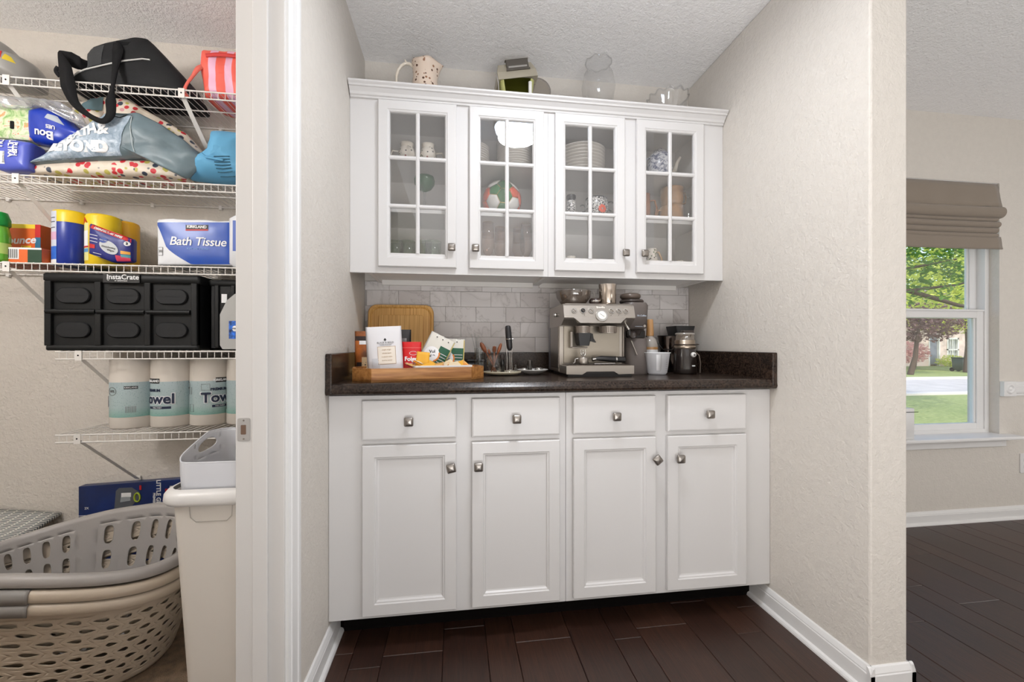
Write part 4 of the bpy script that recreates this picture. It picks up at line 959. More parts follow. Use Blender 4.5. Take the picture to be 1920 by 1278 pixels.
# patterned bin top left
t = NT('dash_print'); v = t.coord((1, 1, 1)); b = t.n.new('ShaderNodeTexBrick'); t.l.new(v, b.inputs[0])
b.inputs['Scale'].default_value = 1; b.inputs['Brick Width'].default_value = .034; b.inputs['Row Height'].default_value = .0105; b.inputs['Mortar Size'].default_value = .0028; b.inputs['Mortar Smooth'].default_value = 0
b.inputs['Color1'].default_value = lin((84, 92, 96)); b.inputs['Color2'].default_value = lin((66, 78, 84)); b.inputs['Mortar'].default_value = lin((214, 212, 206)); b.offset = .0
t.col(b.outputs[0]); DASH = t.m
t = thing('fabric_bin', 'white fabric bin lid with rows of dark dashes left of the blue carton', 'storage bin', (-2.03, 1.84, 0))
m = MB(); m.loft([[(-.22, -.2, 0), (.22, -.2, 0), (.22, .2, 0), (-.22, .2, 0)], [(-.25, -.22, .25), (.25, -.22, .25), (.25, .22, .25), (-.25, .22, .25)]], smooth=False); m.build('bin_body', M('off_white_canvas', (214, 210, 202), .9), t)
m = MB(); 
def lidf(u, v): x = -.27+.6*u; yy = -.235+.46*v; return (x, yy, .41-.10*u-.05*(1-v)+.006*sin(v*9+u*5))
m.grid(lidf, 14, 12); m.build('lid', DASH, t, solid=.012, soff=-1)

# laundry baskets: perforated walls
def perforate(m, surf, U, V, holes, N=16, sub=3):
    """U x V cells over [0,1]^2; holes(i,j) -> points (du,dv) in cell units or None"""
    for j in range(V):
        for i in range(U):
            hp = holes(i, j); u0, v0 = i/U, j/V; du, dv = 1/U, 1/V
            if hp is None:
                m.add([surf(u0+a/sub*du, v0+b/sub*dv) for b in range(sub+1) for a in range(sub+1)], [(b*(sub+1)+a, b*(sub+1)+a+1, (b+1)*(sub+1)+a+1, (b+1)*(sub+1)+a) for b in range(sub) for a in range(sub)], True); continue
            outer = []
            for p in hp:
                a = math.atan2(p[1]-.5, p[0]-.5); ca_, sa_ = cos(a), sin(a); k = .5/max(abs(ca_), abs(sa_)); outer.append([.5+ca_*k, .5+sa_*k])
            n = len(hp)
            for tgt in ((0, 0), (1, 0), (1, 1), (0, 1)):
                b_ = min(range(n), key=lambda q: (outer[q][0]-tgt[0])**2+(outer[q][1]-tgt[1])**2); outer[b_] = list(tgt)
            R = []
            for w_ in (0, .45, .85, 1): R.append([surf(u0+(o[0]*(1-w_)+p[0]*w_)*du, v0+(o[1]*(1-w_)+p[1]*w_)*dv) for o, p in zip(outer, hp)])
            m.loft(R, True, False, False)
def oval(a, c, n_=16, ex=2.0):
    r = []
    for k in range(n_):
        q = 2*PI*k/n_; cx, sx = cos(q), sin(q)
        r.append((.5+a*math.copysign(abs(cx)**(2/ex), cx), .5+c*math.copysign(abs(sx)**(2/ex), sx)))
    return r
BEI = M('beige_basket_plastic', (186, 172, 154), .45, bump=(220, .1)); GRY = M('grey_basket_plastic', (164, 159, 155), .45, bump=(220, .1)); GR2 = M('dark_grey_grip', (134, 130, 126), .5)
BC = (-1.235, 1.545)
def basket(name, lab, z0, h, wt, dt, wb_, db_, mat, style, grip=None, rise=.05, flange=.026):
    t = thing(name, lab, 'laundry basket', (BC[0], BC[1], z0))
    def rimz(a): return h-.005+.028*cos(2*(a-1.25))+rise*max(0, cos(a-1.0))**4
    def surf(u, v, off=0):
        a = 2*PI*u; hh_ = rimz(a)*v; k = v**.7
        w_ = wb_+(wt-wb_)*k+off; d_ = db_+(dt-db_)*k+off
        ex = 2/2.4; return (w_*math.copysign(abs(cos(a))**ex, cos(a)), d_*math.copysign(abs(sin(a))**ex, sin(a)), hh_)
    m = MB(); m.weld = .0004
    if style == 'lens':
        U_, V_ = 30, 11
        def holes(i, j):
            if j < 1 or j > 8 or i % 10 == 0: return None
            return oval(.27+.05*((i*3+j) % 2), .25, 16, 1.35)
        def sf(u, v):
            x_ = v*V_-.5; j_ = math.floor(x_); fr = x_-j_; tri = fr if j_ % 2 == 0 else 1-fr
            return surf(u+.5*tri/U_, v)
        perforate(m, sf, U_, V_, holes, 16)
    else:
        def holes(i, j):
            if j == 3 or i % 9 in (0,): return None
            return [(p[0], p[1]-(.0 if j < 2 else .0)) for p in oval(.20, .37, 20, 3.0)]
        def sf(u, v): return surf(u, v if v > .999 else v*1.16 if v < .76 else .882+(v-.76)*.49)
        perforate(m, sf, 32, 4, holes, 16)
    m.build('basket_wall', mat, t, solid=.003)
    b = MB(); q = [surf(k/60, 0) for k in range(60)]; b.add(q+[(0, 0, 0)], [(k, (k+1) % 60, 60) for k in range(60)]); b.build('basket_floor', mat, t, solid=.003, soff=1)
    pr = [(-.002, -.004), (flange*.3, .003), (flange*.8, .002), (flange+.002, -.006), (flange+.003, -.026), (flange, -.028), (flange-.002, -.009), (0, -.008)]
    R = [[Vector(surf((k % 120)/120, 1, o_))+Vector((0, 0, dz)) for o_, dz in pr] for k in range(121)]
    m = MB(); m.loft(R, True, False, False); m.weld = .0002; m.build('rim', mat, t)
    if grip:
        for g0, g1 in grip:
            R = [[Vector(surf(g0+(g1-g0)*k/16, 1, o_))+Vector((0, 0, dz)) for o_, dz in ((flange*.3, .0045), (flange*.8, .0035), (flange+.0045, -.005), (flange+.0055, -.029))] for k in range(17)]
            m = MB(); m.loft(R, False, smooth=True); m.build('grip', GR2, t, solid=.0015)
    return t
basket('laundry_basket', 'beige laundry basket with leaf-shaped holes, bottom of the nested stack', .002, .325, .345, .225, .26, .155, BEI, 'lens', grip=((.715, .778),))
basket('laundry_basket', 'second beige laundry basket nested just inside the bottom one', .115, .245, .342, .222, .262, .160, BEI, 'lens', grip=((.715, .778),))
basket('laundry_basket', 'grey laundry basket with upright slots, topmost of the nested stack', .125, .272, .335, .214, .25, .15, GRY, 'slot', rise=.022)
t, pl = soft('folded_linen', 'pale blue linen inside the stacked laundry baskets', 'linen', [(20, 1150), (40, 1110), (250, 1100), (300, 1120), (280, 1170), (60, 1180)], 1.55, M('pale_blue_linen', (170, 190, 220), .9), th=.05, wr=.01, part='cloth')
t.location.z = .14
# slim bins at the jamb
WB = M('warm_white_plastic', (214, 208, 200), .35); GB = M('cool_white_plastic', (214, 216, 222), .35)
t = thing('waste_bin', 'tall slim off-white waste bin with a rolled lip beside the door jamb', 'waste bin', (-.672, 1.385, .001))
MB().loft([[(x, y_, z_) for x, y_ in MB().rrect(w_, d_, .04, 6)] for z_, w_, d_ in ((0, .175, .19), (.585, .222, .245), (.635, .226, .25), (.635, .218, .242), (.02, .167, .182))], True, True, True).build('bin_body', WB, t)
lip = [(0, .602), (.016, .604), (.023, .614), (.021, .632), (.012, .643), (.0, .646)]
MB().loft([[(x, y_, z_) for x, y_ in MB().rrect(.228+2*o_, .252+2*o_, .045+o_, 6)] for o_, z_ in lip], True, False, False).build('lip', M('white_lip_plastic', (222, 220, 218), .3), t)
m = MB(); m.tube([(x, -.1245-(z_-.595)*.04, z_) for x, z_ in ((-.055, .598), (-.053, .567), (-.04, .554), (.04, .554), (.053, .567), (.055, .598))], .001, 4); m.build('moulded_line', M('line_shadow', (186, 180, 172), .5), t)
t = thing('handled_bin', 'cool white bin with a cut-out carrying handle, standing in the slim waste bin', 'bin', (-.672, 1.385, .40))
ring_ = MB().rrect(.206, .236, .05, 8); NR = len(ring_); cum = [0]
for k in range(NR): cum.append(cum[-1]+math.hypot(ring_[(k+1) % NR][0]-ring_[k][0], ring_[(k+1) % NR][1]-ring_[k][1]))
def rp(u):
    d_ = (u % 1.0)*cum[-1]; k = max(q for q in range(NR) if cum[q] <= d_+1e-9); f = (d_-cum[k])/(cum[k+1]-cum[k]); p, q = ring_[k], ring_[(k+1) % NR]
    return p[0]+(q[0]-p[0])*f, p[1]+(q[1]-p[1])*f
def topz(x, y_):
    back = max(0, min(1, (y_+.10)/.15)); return .318+.052*(back**.8)*(1 if x < -.05 else 1-.45*min(1, (x+.05)/.1))
ul = min((abs(rp(k/400)[0]+.103)+abs(rp(k/400)[1]-.045), k/400) for k in range(400))[1]   # perimeter position of the grip
NU_ = 7
def bsurf(u, v):
    x, y_ = rp(ul-.5/NU_+u); tz_ = topz(x, y_); z_ = v*.80*.25/.25 if False else (.285*v/.6 if v < .6 else .285+(tz_-.285)*(v-.6)/.4)
    k = .86+.14*min(1, z_/.285); return (x*k, y_*k, z_)
m = MB(); m.weld = .0003; perforate(m, bsurf, NU_, 3, lambda i, j: oval(.40, .25, 20, 2.4) if (i == 0 and j == 2) else None, 20, 8); m.build('bin_body', GB, t, solid=.0025)
MB().tube([bsurf(k/72, 1) for k in range(72)], .0022, 6, closed=True).build('edge_bead', GB, t)
tag(MB().rbox((-.64, 1.40, .405), .13, .16, .275, .02, taper=-.1).build('grey_sack', M('grey_woven_sack', (150, 138, 130), .9, bump=(70, .8), var=(60, .3))), 'grey woven sack poking out of the handled bin', 'sack')
ORD = ('first', 'second', 'third', 'fourth', 'fifth', 'sixth', 'seventh', 'eighth', 'ninth', 'tenth', 'eleventh', 'twelfth', 'thirteenth')
# ------------------------------------------------------------------ on the counter
CT = .9145
BAM = None
t = NT('bamboo'); v = t.coord((45, 45, 1.2)); g = t.noise(v, 3, 3, .2); t.col(t.ramp(g, [(.3, (192, 138, 68)), (.55, (222, 172, 98)), (.75, (236, 192, 122))])); t.p.inputs['Roughness'].default_value = .42; BAM = t.m
t = NT('oak_tray_wood'); v = t.coord((3, 30, 30)); g = t.noise(v, 3, 4, .5); t.col(t.ramp(g, [(.3, (150, 96, 48)), (.6, (186, 130, 72)), (.8, (202, 148, 88))])); t.p.inputs['Roughness'].default_value = .45; OAK = t.m
# bamboo tray board leaning on the tiles
b0, b1 = AY(681, 570, 2.045), AY(813, 572, 2.045)
bw, bh = b1.x-b0.x-.024, .325
t = thing('bamboo_board', 'light bamboo board with rounded corners leaning on the tiles in the left corner', 'board', ((b0.x+b1.x)/2+.013, 2.000, CT)); t.rotation_euler = (math.radians(-7), 0, 0)
MB().rbox((0, .0, 0), bw, bh, .012, .045, n=6, ax='y')
m = MB(); R = [[(x, yy, z_+bh/2) for x, z_ in MB().rrect(bw+k, bh+k, .04, 6)] for k, yy in ((0, .008), (0, -.004), (-.006, -.008), (-.02, -.008), (-.034, .0), (-.036, .0))]
m.loft(R, True, True, True, smooth=False); m.build('board', BAM, t)
m = MB(); R = [[(x, yy, z_+bh/2) for x, z_ in MB().rrect(bw-.10+k, bh-.10+k, .006, 2)] for k, yy in ((0, .0), (0, -.0075), (-.004, -.0085))]
m.loft(R, True, False, True, smooth=False); m.build('raised_panel', BAM, t)
# long octagonal wooden serving tray
t = thing('serving_tray', 'wooden serving tray with clipped corners holding the coffee bags', 'tray', (-.135, 1.66, CT), math.radians(11))
TL, TD, TC = .245, .115, .065
oc = [(-TL+TC, -TD), (TL-TC, -TD), (TL, -TD+TC), (TL, TD-TC), (TL-TC, TD), (-TL+TC, TD), (-TL, TD-TC), (-TL, -TD+TC)]
m = MB(); m.prism(oc, 'xy', 0, .008); m.build('tray_floor', OAK, t)
def off(p, k): l = math.hypot(*p); return (p[0]*(1-k/TL), p[1]*(1-k/TD))
for i in range(8):
    p, q = oc[i], oc[(i+1) % 8]; pi_, qi = off(p, .010), off(q, .010)
    m = MB(); m.prism([p, q, qi, pi_], 'xy', .0, .048); m.build('tray_side', OAK if i not in (7, 0) else OAK, t, bevel=.001)
def trayz(): return CT+.0085
def pouch(name, lab, px, Y, wd, h, th, mat, rz=0, tilt=0, roll=0, z=None, cat='bag', topk=.2, botk=1, wtop=None):
    """stand-up pouch: full base, pinched flat top"""
    c = AY(px, 690, Y); t = thing(name, lab, cat, (c.x, Y, CT+.0085 if z is None else z), rz); t.rotation_euler = (tilt, roll, rz)
    wtop = wd if wtop is None else wtop
    def side(sg):
        def fn(u, v):
            w_ = wd+(wtop-wd)*v; x = (u-.5)*w_; d = th*(1-abs(2*u-1)**2.5)**.6*(botk*(1-v)**.7+topk*v*(1-v)+.02) if 0 < u < 1 else 0
            wr = .0016*mnoise.noise(Vector((x*40, v*9, sg+wd*50)))*(1-abs(2*u-1))
            return (x, -sg*(d*.5+wr), v*h)
        return fn
    m = MB(); m.weld = .0002; m.grid(side(1), 14, 16); m.grid(side(-1), 14, 16); m.build('pouch_body', mat, t); t['w'] = wd
    f = side(1)
    def at(x, z_, e=.0012):   # x in metres from the centre, z in metres up
        v_ = z_/h; w_ = wd+(wtop-wd)*v_; p = f(x/w_+.5, v_); return (p[0], p[1]-e, p[2])
    def pat(nm, mt, x0, x1, z0, z1, e=.0008, n=8):
        m = MB(); m.grid(lambda u, v: at(x0+(x1-x0)*u, z0+(z1-z0)*v, e), n, n); return m.build(nm, mt, t)
    def tx(s, x, z_, size, mt, rot=0, **k):
        c_, s_ = cos(rot), sin(rot); return text(s, size, mt, t, lambda a, b, hh: at(x+a*c_-b*s_, z_+a*s_+b*c_, .002+hh), **k)
    del t['w']
    return t, at, pat, tx
# white coffee bag
WP = M('white_paper_bag', (226, 224, 226), .55, bump=(40, .3))
t, at, pat, tx = pouch('coffee_bag', 'tall white paper coffee bag with a framed square label', 724, 1.60, .128, .192, .055, WP, math.radians(6), 0, math.radians(-3), botk=.9)
pat('frame_print', M('tan_print', (186, 160, 132), .6), -.024, .040, .052, .118, .0008); pat('frame_field', M('ivory_label', (232, 222, 208), .6), -.0222, .0382, .0538, .1162, .0014)
m = MB(); m.add([at(.004+a, .143+b, .0016) for a, b in ((0, -.006), (.005, 0), (0, .006), (-.005, 0))], [(0, 1, 2, 3)]); m.build('diamond_mark', INKK, t)
tx('BLACK & BOLD', .005, .132, .0088, GREYPR); tx('COFFEE ROASTERS', .005, .124, .005, GREYPR)
for k, s_ in enumerate(('single origin', 'whole bean', 'medium roast', 'twelve ounce')): tx(s_, .008, .106-.013*k, .0068, M('tan_print', (186, 160, 132)))
tx('SMALL BATCH COFFEE COMPANY', 0, .012, .0055, GREYPR); pat('sketch_print', M('faint_grey_print', (204, 204, 208), .6), -.045, -.018, .035, .075)
# dark bag behind, amber bag at the left
t, at, pat, tx = pouch('coffee_bag', 'black coffee pouch with a pale picture, behind the white bag', 741, 1.715, .125, .185, .05, M('black_foil', (38, 35, 36), .35), math.radians(2), topk=.4)
pat('picture_print', M('grey_picture', (120, 116, 116), .5, var=(60, .4)), .012, .045, .10, .15); pat('red_dot', INKR, .02, .035, .09, .10)
t, at, pat, tx = pouch('coffee_bag', 'amber and brown coffee pouch at the far left of the wooden tray', 689, 1.725, .095, .178, .05, M('amber_foil', (150, 84, 36), .35, var=(16, .35)), math.radians(8), topk=.4)
pat('dark_band', M('dark_brown_print', (46, 32, 28), .5), -.046, .046, .140, .158); pat('white_tag', INKW, -.03, .02, .125, .14); pat('dark_base', M('dark_brown_print', (46, 32, 28)), -.04, .04, .0, .055); pat('cream_print', M('cream_print', (206, 180, 140), .5), -.02, .01, .03, .075)
# red bag
t, at, pat, tx = pouch('coffee_bag', 'small red coffee bag with white lettering between white bag and tea pouches', 772, 1.625, .072, .135, .045, M('red_foil', (206, 26, 30), .32, bump=(50, .4)), math.radians(4))
tx('Folgers', .006, .070, .022, INKW, offset=.0008); tx('Classic Roast', .006, .052, .0105, INKW, offset=.0002); pat('steel_picture', M('can_print', (96, 84, 84), .4, var=(40, .4)), -.03, .03, .008, .03); pat('seal_line', M('pale_red', (226, 120, 116), .4), -.035, .035, .112, .1135)
m = MB(); m.tube([at(.006+.014*cos(q), .092+.007*sin(q), .001) for q in [2*PI*k/16 for k in range(16)]], .0008, 4, closed=True); m.build('crest_print', INKW, t)
# two tea pouches
GRN = M('forest_print', (24, 84, 58), .4); ORP = M('orange_print', (222, 128, 42), .4)
def teapouch(lab, px, Y, z, rz, roll, wd, h):
    t, at, pat, tx = pouch('tea_pouch', lab, px, Y, wd, h, .022, M('white_pouch_film', (216, 212, 202), .35), rz, math.radians(-6), roll, z=z, cat='pouch')
    pat('green_field', GRN, .006, wd*.47, .004, h*.74, .0012); pat('grey_mountain', M('slate_print', (110, 120, 120), .5), -wd*.47, wd*.47, .002, h*.2, .0016)
    m = MB(); ps = [at(-.012+.030*cos(q), h*.44+.030*sin(q), .002) for q in [2*PI*k/24 for k in range(24)]]; m.add([at(-.012, h*.44, .002)]+ps, [(0, 1+k, 1+(k+1) % 24) for k in range(24)]); m.build('white_disc', INKW, t)
    m = MB(); ps = [[at(-.012+r_*cos(q), h*.44+r_*sin(q), .0024) for q in [-.9+1.5*k/10 for k in range(11)]] for r_ in (.027, .033)]
    m.add(ps[0]+ps[1], [(k, k+1, k+12, k+11) for k in range(10)]); m.build('orange_arc', ORP, t)
    for k, s_ in enumerate(('Vol', 'Cano')): tx(s_, -.014, h*.5-.018*k, .017, INKK, .5, offset=.0005)
    for k in range(4): pat('white_line', INKW, .018, wd*.44, h*.30+.012*k, h*.30+.012*k+.002, .0022, 4)
    for k in range(3): pat('tab_mark', INKK, -.025+.025*k, -.020+.025*k, h*.9, h*.925, .0016, 3)
    pat('yellow_edge', M('yellow_edge', (214, 190, 96), .4), wd*.47, wd*.495, .004, h*.97, .001)
    return t
teapouch('white and green tea pouch standing upright on the right, behind the tilted one', 842, 1.735, CT+.010, math.radians(-4), math.radians(2), .118, .148)
teapouch('white and green tea pouch tilted over to the right above the sugar packets', 800, 1.690, CT+.032, math.radians(3), math.radians(27), .105, .150)
# white inner dish with sugar packets
t = thing('packet_dish', 'low white rectangular dish of sugar packets on the wooden tray', 'dish', (-.048, 1.622, CT+.009), math.radians(11))
m = MB(); m.loft([[(x, y_, z_) for x, y_ in MB().rrect(w_, d_, .008, 3)] for z_, w_, d_ in ((.0, .215, .085), (.046, .222, .092), (.046, .216, .086), (.004, .209, .079))], smooth=False); m.build('dish_body', WHITE, t)
PK = [M('tan_packet', (214, 164, 92), .6, var=(50, .15)), M('yellow_packet', (232, 172, 52), .55), M('cream_packet', (226, 206, 172), .6), M('orange_packet', (226, 140, 40), .55)]
R_ = random.Random(5)
spots = [(-.12+.018*k, R_.uniform(-.02, .02), R_.uniform(.036, .05)) for k in range(13)]
for k, (px_, py_, pz) in enumerate(spots):
    w_ = .05 if k % 2 else .058
    o = MB(); o.weld = 0
    o.grid(lambda u, v: ((u-.5)*w_, (v-.5)*.034, .004*(1-(2*u-1)**2)*(1-(2*v-1)**2)+.0005), 7, 5).grid(lambda u, v: ((u-.5)*w_, (v-.5)*.034, -.002*(1-(2*u-1)**2)*(1-(2*v-1)**2)-.0005), 7, 5)
    ob = o.build('sugar_packet', PK[(k*3+k//4) % 4], None)
    ca, sa = cos(math.radians(10)), sin(math.radians(10))
    ob.location = (-.035+px_*ca-py_*sa, 1.625+px_*sa+py_*ca, CT+.009+pz+.004*(k % 3)); ob.rotation_euler = (R_.uniform(.2, .9), R_.uniform(-.5, .5), R_.uniform(-.6, .6))
    tag(ob, ('tan', 'yellow', 'cream', 'orange')[(k*3+k//4) % 4]+' sugar packet, '+ORD[k]+' from the left in the heap on the white dish', 'packet', 'sugar packets heaped in the white dish')
ob = MB().grid(lambda u, v: ((u-.5)*.048, .002*sin(u*6), v*.058), 6, 6).build('sugar_packet', PK[1], None, solid=.003); ob.location = (-.123, 1.605, CT+.048); ob.rotation_euler = (-.15, .12, .1)
tag(ob, 'yellow packet standing upright beside the red coffee bag', 'packet', 'sugar packets heaped in the white dish')
# small cream tray with jars, straws, frother
q = AZ(940, 703, CT); tx0, ty0 = q.x, 1.80
CRM = M('cream_ceramic', (206, 196, 172), .3)
t = thing('cream_plate', 'oval cream plate under the spoon jar and milk frother', 'plate', (.206, 1.80, CT))
MB().lathe([(0, .003), (.045, .002), (.062, .004), (.074, .010), (.078, .016), (.074, .017), (.06, .010), (0, .008)], n=32, sx=1.08, sy=.8).build('plate_body', CRM, t)
CG = glass('clear_glass', (244, 246, 246), .07, .02, .55)
def jar(name, lab, cx, cy, z, r, h, cat='jar', neck=None, mat=None):
    t = thing(name, lab, cat, (cx, cy, z)); mat = mat or CG
    pr = [(0, .001), (r*.9, .001), (r, .006), (r, h*.8)]+([(r*.8, h*.88), (r*.8, h)] if neck else [(r, h)])
    MB().lathe(pr, n=24).build('jar_body', mat, t); MB().lathe([(r*(.8 if neck else 1), h-.001), (r*(.83 if neck else 1.03), h), (r*(.8 if neck else .99), h+.002)], n=24).build('jar_rim', mat, t); return t
c = AY(926, 680, 1.795); jz = CT+.0105
jar('spoon_jar', 'short clear glass jar holding the wooden spoons', c.x, 1.795, jz, .032, .078, neck=1)
SPW = M('spoon_wood', (126, 72, 44), .5, var=(50, .2)); SPL = M('dipper_wood', (150, 92, 60), .5)
def spoon(lab, base, tip, r1, bowl, mat, name='wooden_spoon', dipper=False):
    b_, t_ = Vector(base), Vector(tip); t = thing(name, lab, 'spoon' if not dipper else 'honey dipper', tuple(b_), group='wooden spoons in the glass jar')
    d = t_-b_; rt = d.to_track_quat('Z', 'Y'); L = d.length; t.rotation_mode = 'QUATERNION'; t.rotation_quaternion = rt; t.rotation_mode = 'XYZ'; t.rotation_euler = rt.to_euler()
    MB().lathe([(0, 0), (.0028, .001), (.0032, L*.7), (.0026, L-.01)], n=10).build('spoon_handle', mat, t)
    if dipper:
        m = MB(); m.lathe([(.003, L-.012)]+[(r, L-.01+k*.0035+dz) for k in range(7) for r, dz in ((.006+.003*sin(PI*(k+.5)/7), 0), (.010+.003*sin(PI*(k+.5)/7), .0012), (.006, .0024))]+[(0, L+.016)], n=14); m.build('dipper_head', mat, t)
    else:
        m = MB(); m.lathe([(0, -bowl), (r1*.45, -bowl*.85), (r1*.8, -bowl*.5), (r1, 0), (r1*.85, bowl*.6), (r1*.4, bowl*.95), (0, bowl)], (0, 0, L+bowl*.6), 14, sy=.8); m.build('spoon_bowl', mat, t)
    return t
jb = Vector((c.x, 1.795, jz+.004))
def tp(x, y, Y): p = AY(x, y, Y); return (p.x, p.y, p.z)
spoon('dark wooden spoon leaning left in the glass jar', jb+Vector((.012, .002, 0)), tp(910, 658, 1.79), .013, .027, SPW)
spoon('slim wooden spoon leaning right in the glass jar', jb+Vector((-.012, -.002, 0)), tp(934, 660, 1.79), .010, .026, SPW)
spoon('ridged wooden honey dipper in the middle of the glass jar', jb+Vector((.0, .008, 0)), tp(927, 655, 1.81), .009, .02, SPL, 'honey_dipper', True)
spoon('small wooden spoon at the back of the glass jar', jb+Vector((.006, .012, 0)), tp(918, 662, 1.82), .007, .012, SPW)
c2 = AY(899, 690, 1.90); jar('straw_glass', 'tall narrow clear glass holding clear straws behind the wooden tray', c2.x, 1.90, CT, .024, .115, 'glass')
for k, (x, y) in enumerate(((884, 626), (890, 624), (897, 628), (893, 632), (903, 640))):
    s0 = Vector((c2.x+.006*math.cos(k*1.3), 1.90+.006*math.sin(k*1.3), CT+.003)); e0 = Vector(tp(x, y, 1.905+.004*k))
    tag(MB().tube([s0-s0, e0-s0], .0022, 8).build('glass_straw', CG), ('clear straw leaning farthest left in the tall narrow glass', 'clear straw second from left in the tall narrow glass', 'clear straw in the middle of the tall narrow glass', 'clear straw at the back of the tall narrow glass', 'clear straw leaning right in the tall narrow glass')[k], 'straw', 'clear straws in the tall glass').location = s0
c3 = AY(893, 700, 1.97)
t = thing('black_box', 'low black box behind the right end of the wooden tray', 'box', (c3.x, 1.99, CT)); MB().rbox((0, 0, 0), .085, .05, .05, .006).build('box_body', M('matte_black', (26, 25, 26), .5), t); MB().rbox((0, 0, .05), .09, .055, .012, .006).build('lid', M('matte_black', (26, 25, 26)), t)
BK = M('glossy_black', (24, 23, 24), .25, coat=.3); CH = M('chrome', (206, 204, 200), .12, 1)
c4 = AY(942, 690, 1.83); t = thing('pepper_mill', 'small black cylinder with a dark knob between spoon jar and frother', 'shaker', (c4.x, 1.835, CT+.012))
MB().lathe([(0, 0), (.010, 0), (.011, .045), (.009, .05), (.009, .055)], n=16).build('mill_body', BK, t); MB().lathe([(.009, .055), (.013, .062), (.012, .074), (.007, .08), (0, .081)], n=12).build('mill_knob', M('smoky_knob', (66, 58, 56), .3), t)
# milk frother on chrome stand
c5 = AY(957, 690, 1.775); t = thing('milk_frother', 'battery milk frother with black handle hanging in its wire stand', 'frother', (c5.x, 1.775, CT+.0115))
def at5(x, y): p = AY(x, y, 1.775); return (p.x-c5.x, 0, p.z-(CT+.0115))
h0, h1 = Vector(at5(956, 657)), Vector(at5(952, 610)); dv = (h1-h0)
m = MB(); rr_ = [.006, .0095, .0125, .0135, .0135, .0125, .010, .004]; kk = (0, .06, .12, .4, .7, .93, .985, 1.0); m.tube([h0+dv*k for k in kk], rr_, 16); m.build('frother_handle', M('soft_black', (34, 33, 35), .4), t)
m = MB(); p_ = h0+dv*.46; m.tube([p_-dv*.012, p_+dv*.012], .0142, 16); m.build('chrome_ring', CH, t); MB().tube([p_+Vector((.012, 0, 0)), p_+Vector((.018, 0, 0))], .003, 8).build('button', CH, t)
MB().tube([h0, (h0.x+.001, 0, .012)], .0013, 6).build('whisk_shaft', CH, t)
m = MB(); m.tube([(h0.x+.001+.010*cos(q), .010*sin(q), .012) for q in [2*PI*k/20 for k in range(20)]], .0015, 5, closed=True); m.build('whisk_coil', CH, t)
m = MB()
for sx in (-1, 1): m.tube([(h0.x+sx*.0115-.002, 0, .002), (h0.x+sx*.010-.002, 0, h0.z*.6), (p_.x+sx*.0145, 0, p_.z)], .0013, 6)
m.tube([(h0.x+.026*cos(q), .02*sin(q), .002) for q in [2*PI*k/24 for k in range(24)]], .0018, 5, closed=True)
m.tube([(p_.x+.0148*cos(q), .0148*sin(q), p_.z) for q in [2*PI*k/20 for k in range(20)]], .0013, 5, closed=True); m.build('wire_stand', CH, t)
c6 = AY(967, 696, 1.815); t = thing('glass_stopper', 'faceted clear glass stopper beside the frother stand', 'stopper', (c6.x, 1.815, CT+.0125))
m = MB(); m.lathe([(0, 0), (.009, .001), (.012, .008), (.008, .016), (.003, .022), (.006, .028), (0, .033)], n=8); m.build('stopper_body', CG, t)
# white plate with small metal bits
c7 = AY(998, 697, 1.82); t = thing('saucer', 'white footed saucer of small metal parts left of the espresso machine', 'saucer', (c7.x+.003, 1.83, CT))
MB().lathe([(0, .001), (.028, .001), (.036, .005), (.055, .012), (.068, .020), (.0705, .0225), (.068, .0235), (.052, .017), (.03, .011), (0, .010)], n=36).build('saucer_body', M('white_porcelain', (224, 222, 220), .18, coat=.4), t)
sx_, sy_ = c7.x+.003, 1.83
t = thing('black_cylinder', 'small dark metal cylinder standing on the white saucer', 'cylinder', (sx_-.012, sy_+.004, CT+.0112)); MB().lathe([(0, 0), (.0105, 0), (.0105, .05), (.0095, .052), (0, .052)], n=20).build('cylinder_body', M('gunmetal', (92, 88, 84), .3, .9), t)
def crumple(name, lab, x, y, r, mt):
    R2 = random.Random(int(x*1e4)); m = MB(); N = 9
    m.grid(lambda u, v: (r*(1+.25*mnoise.noise(Vector((u*9, v*9, x*90))))*sin(PI*v)*cos(2*PI*u), r*.8*(1+.3*mnoise.noise(Vector((u*7, v*8, x*50))))*sin(PI*v)*sin(2*PI*u), r*.62*(1-cos(PI*v))*.8), 12, 8, cu=True)
    o = m.build(name, mt); o.location = (x, y, CT+.013); tag(o, lab, 'foil'); return o
crumple('foil_piece', 'crumpled foil piece at the left of the white saucer', sx_-.038, sy_-.006, .017, M('crumpled_foil', (200, 198, 194), .25, .9, bump=(120, 1)))
crumple('foil_piece', 'crumpled foil piece at the right of the white saucer', sx_+.028, sy_-.008, .019, M('crumpled_foil', (200, 198, 194)))
# ------------------------------------------------------------------ espresso machine
SS = M('brushed_steel', (150, 143, 136), .32, 1, bump=(90, .04)); SSL = M('light_brushed_steel', (172, 165, 157), .38, .9); SD = M('dark_steel', (112, 102, 94), .35, .9); BP = M('black_plastic', (22, 20, 20), .4)
q = [AZ(1065, 707, CT), AZ(1181, 705, CT)]
ex = (q[0].x+q[1].x)/2+.004; eW = .148; ey = q[0].y
t = thing('espresso_machine', 'brushed steel espresso machine with built-in grinder, seven dials and drip tray', 'coffee machine', (ex, ey+.14, CT), math.radians(-1))
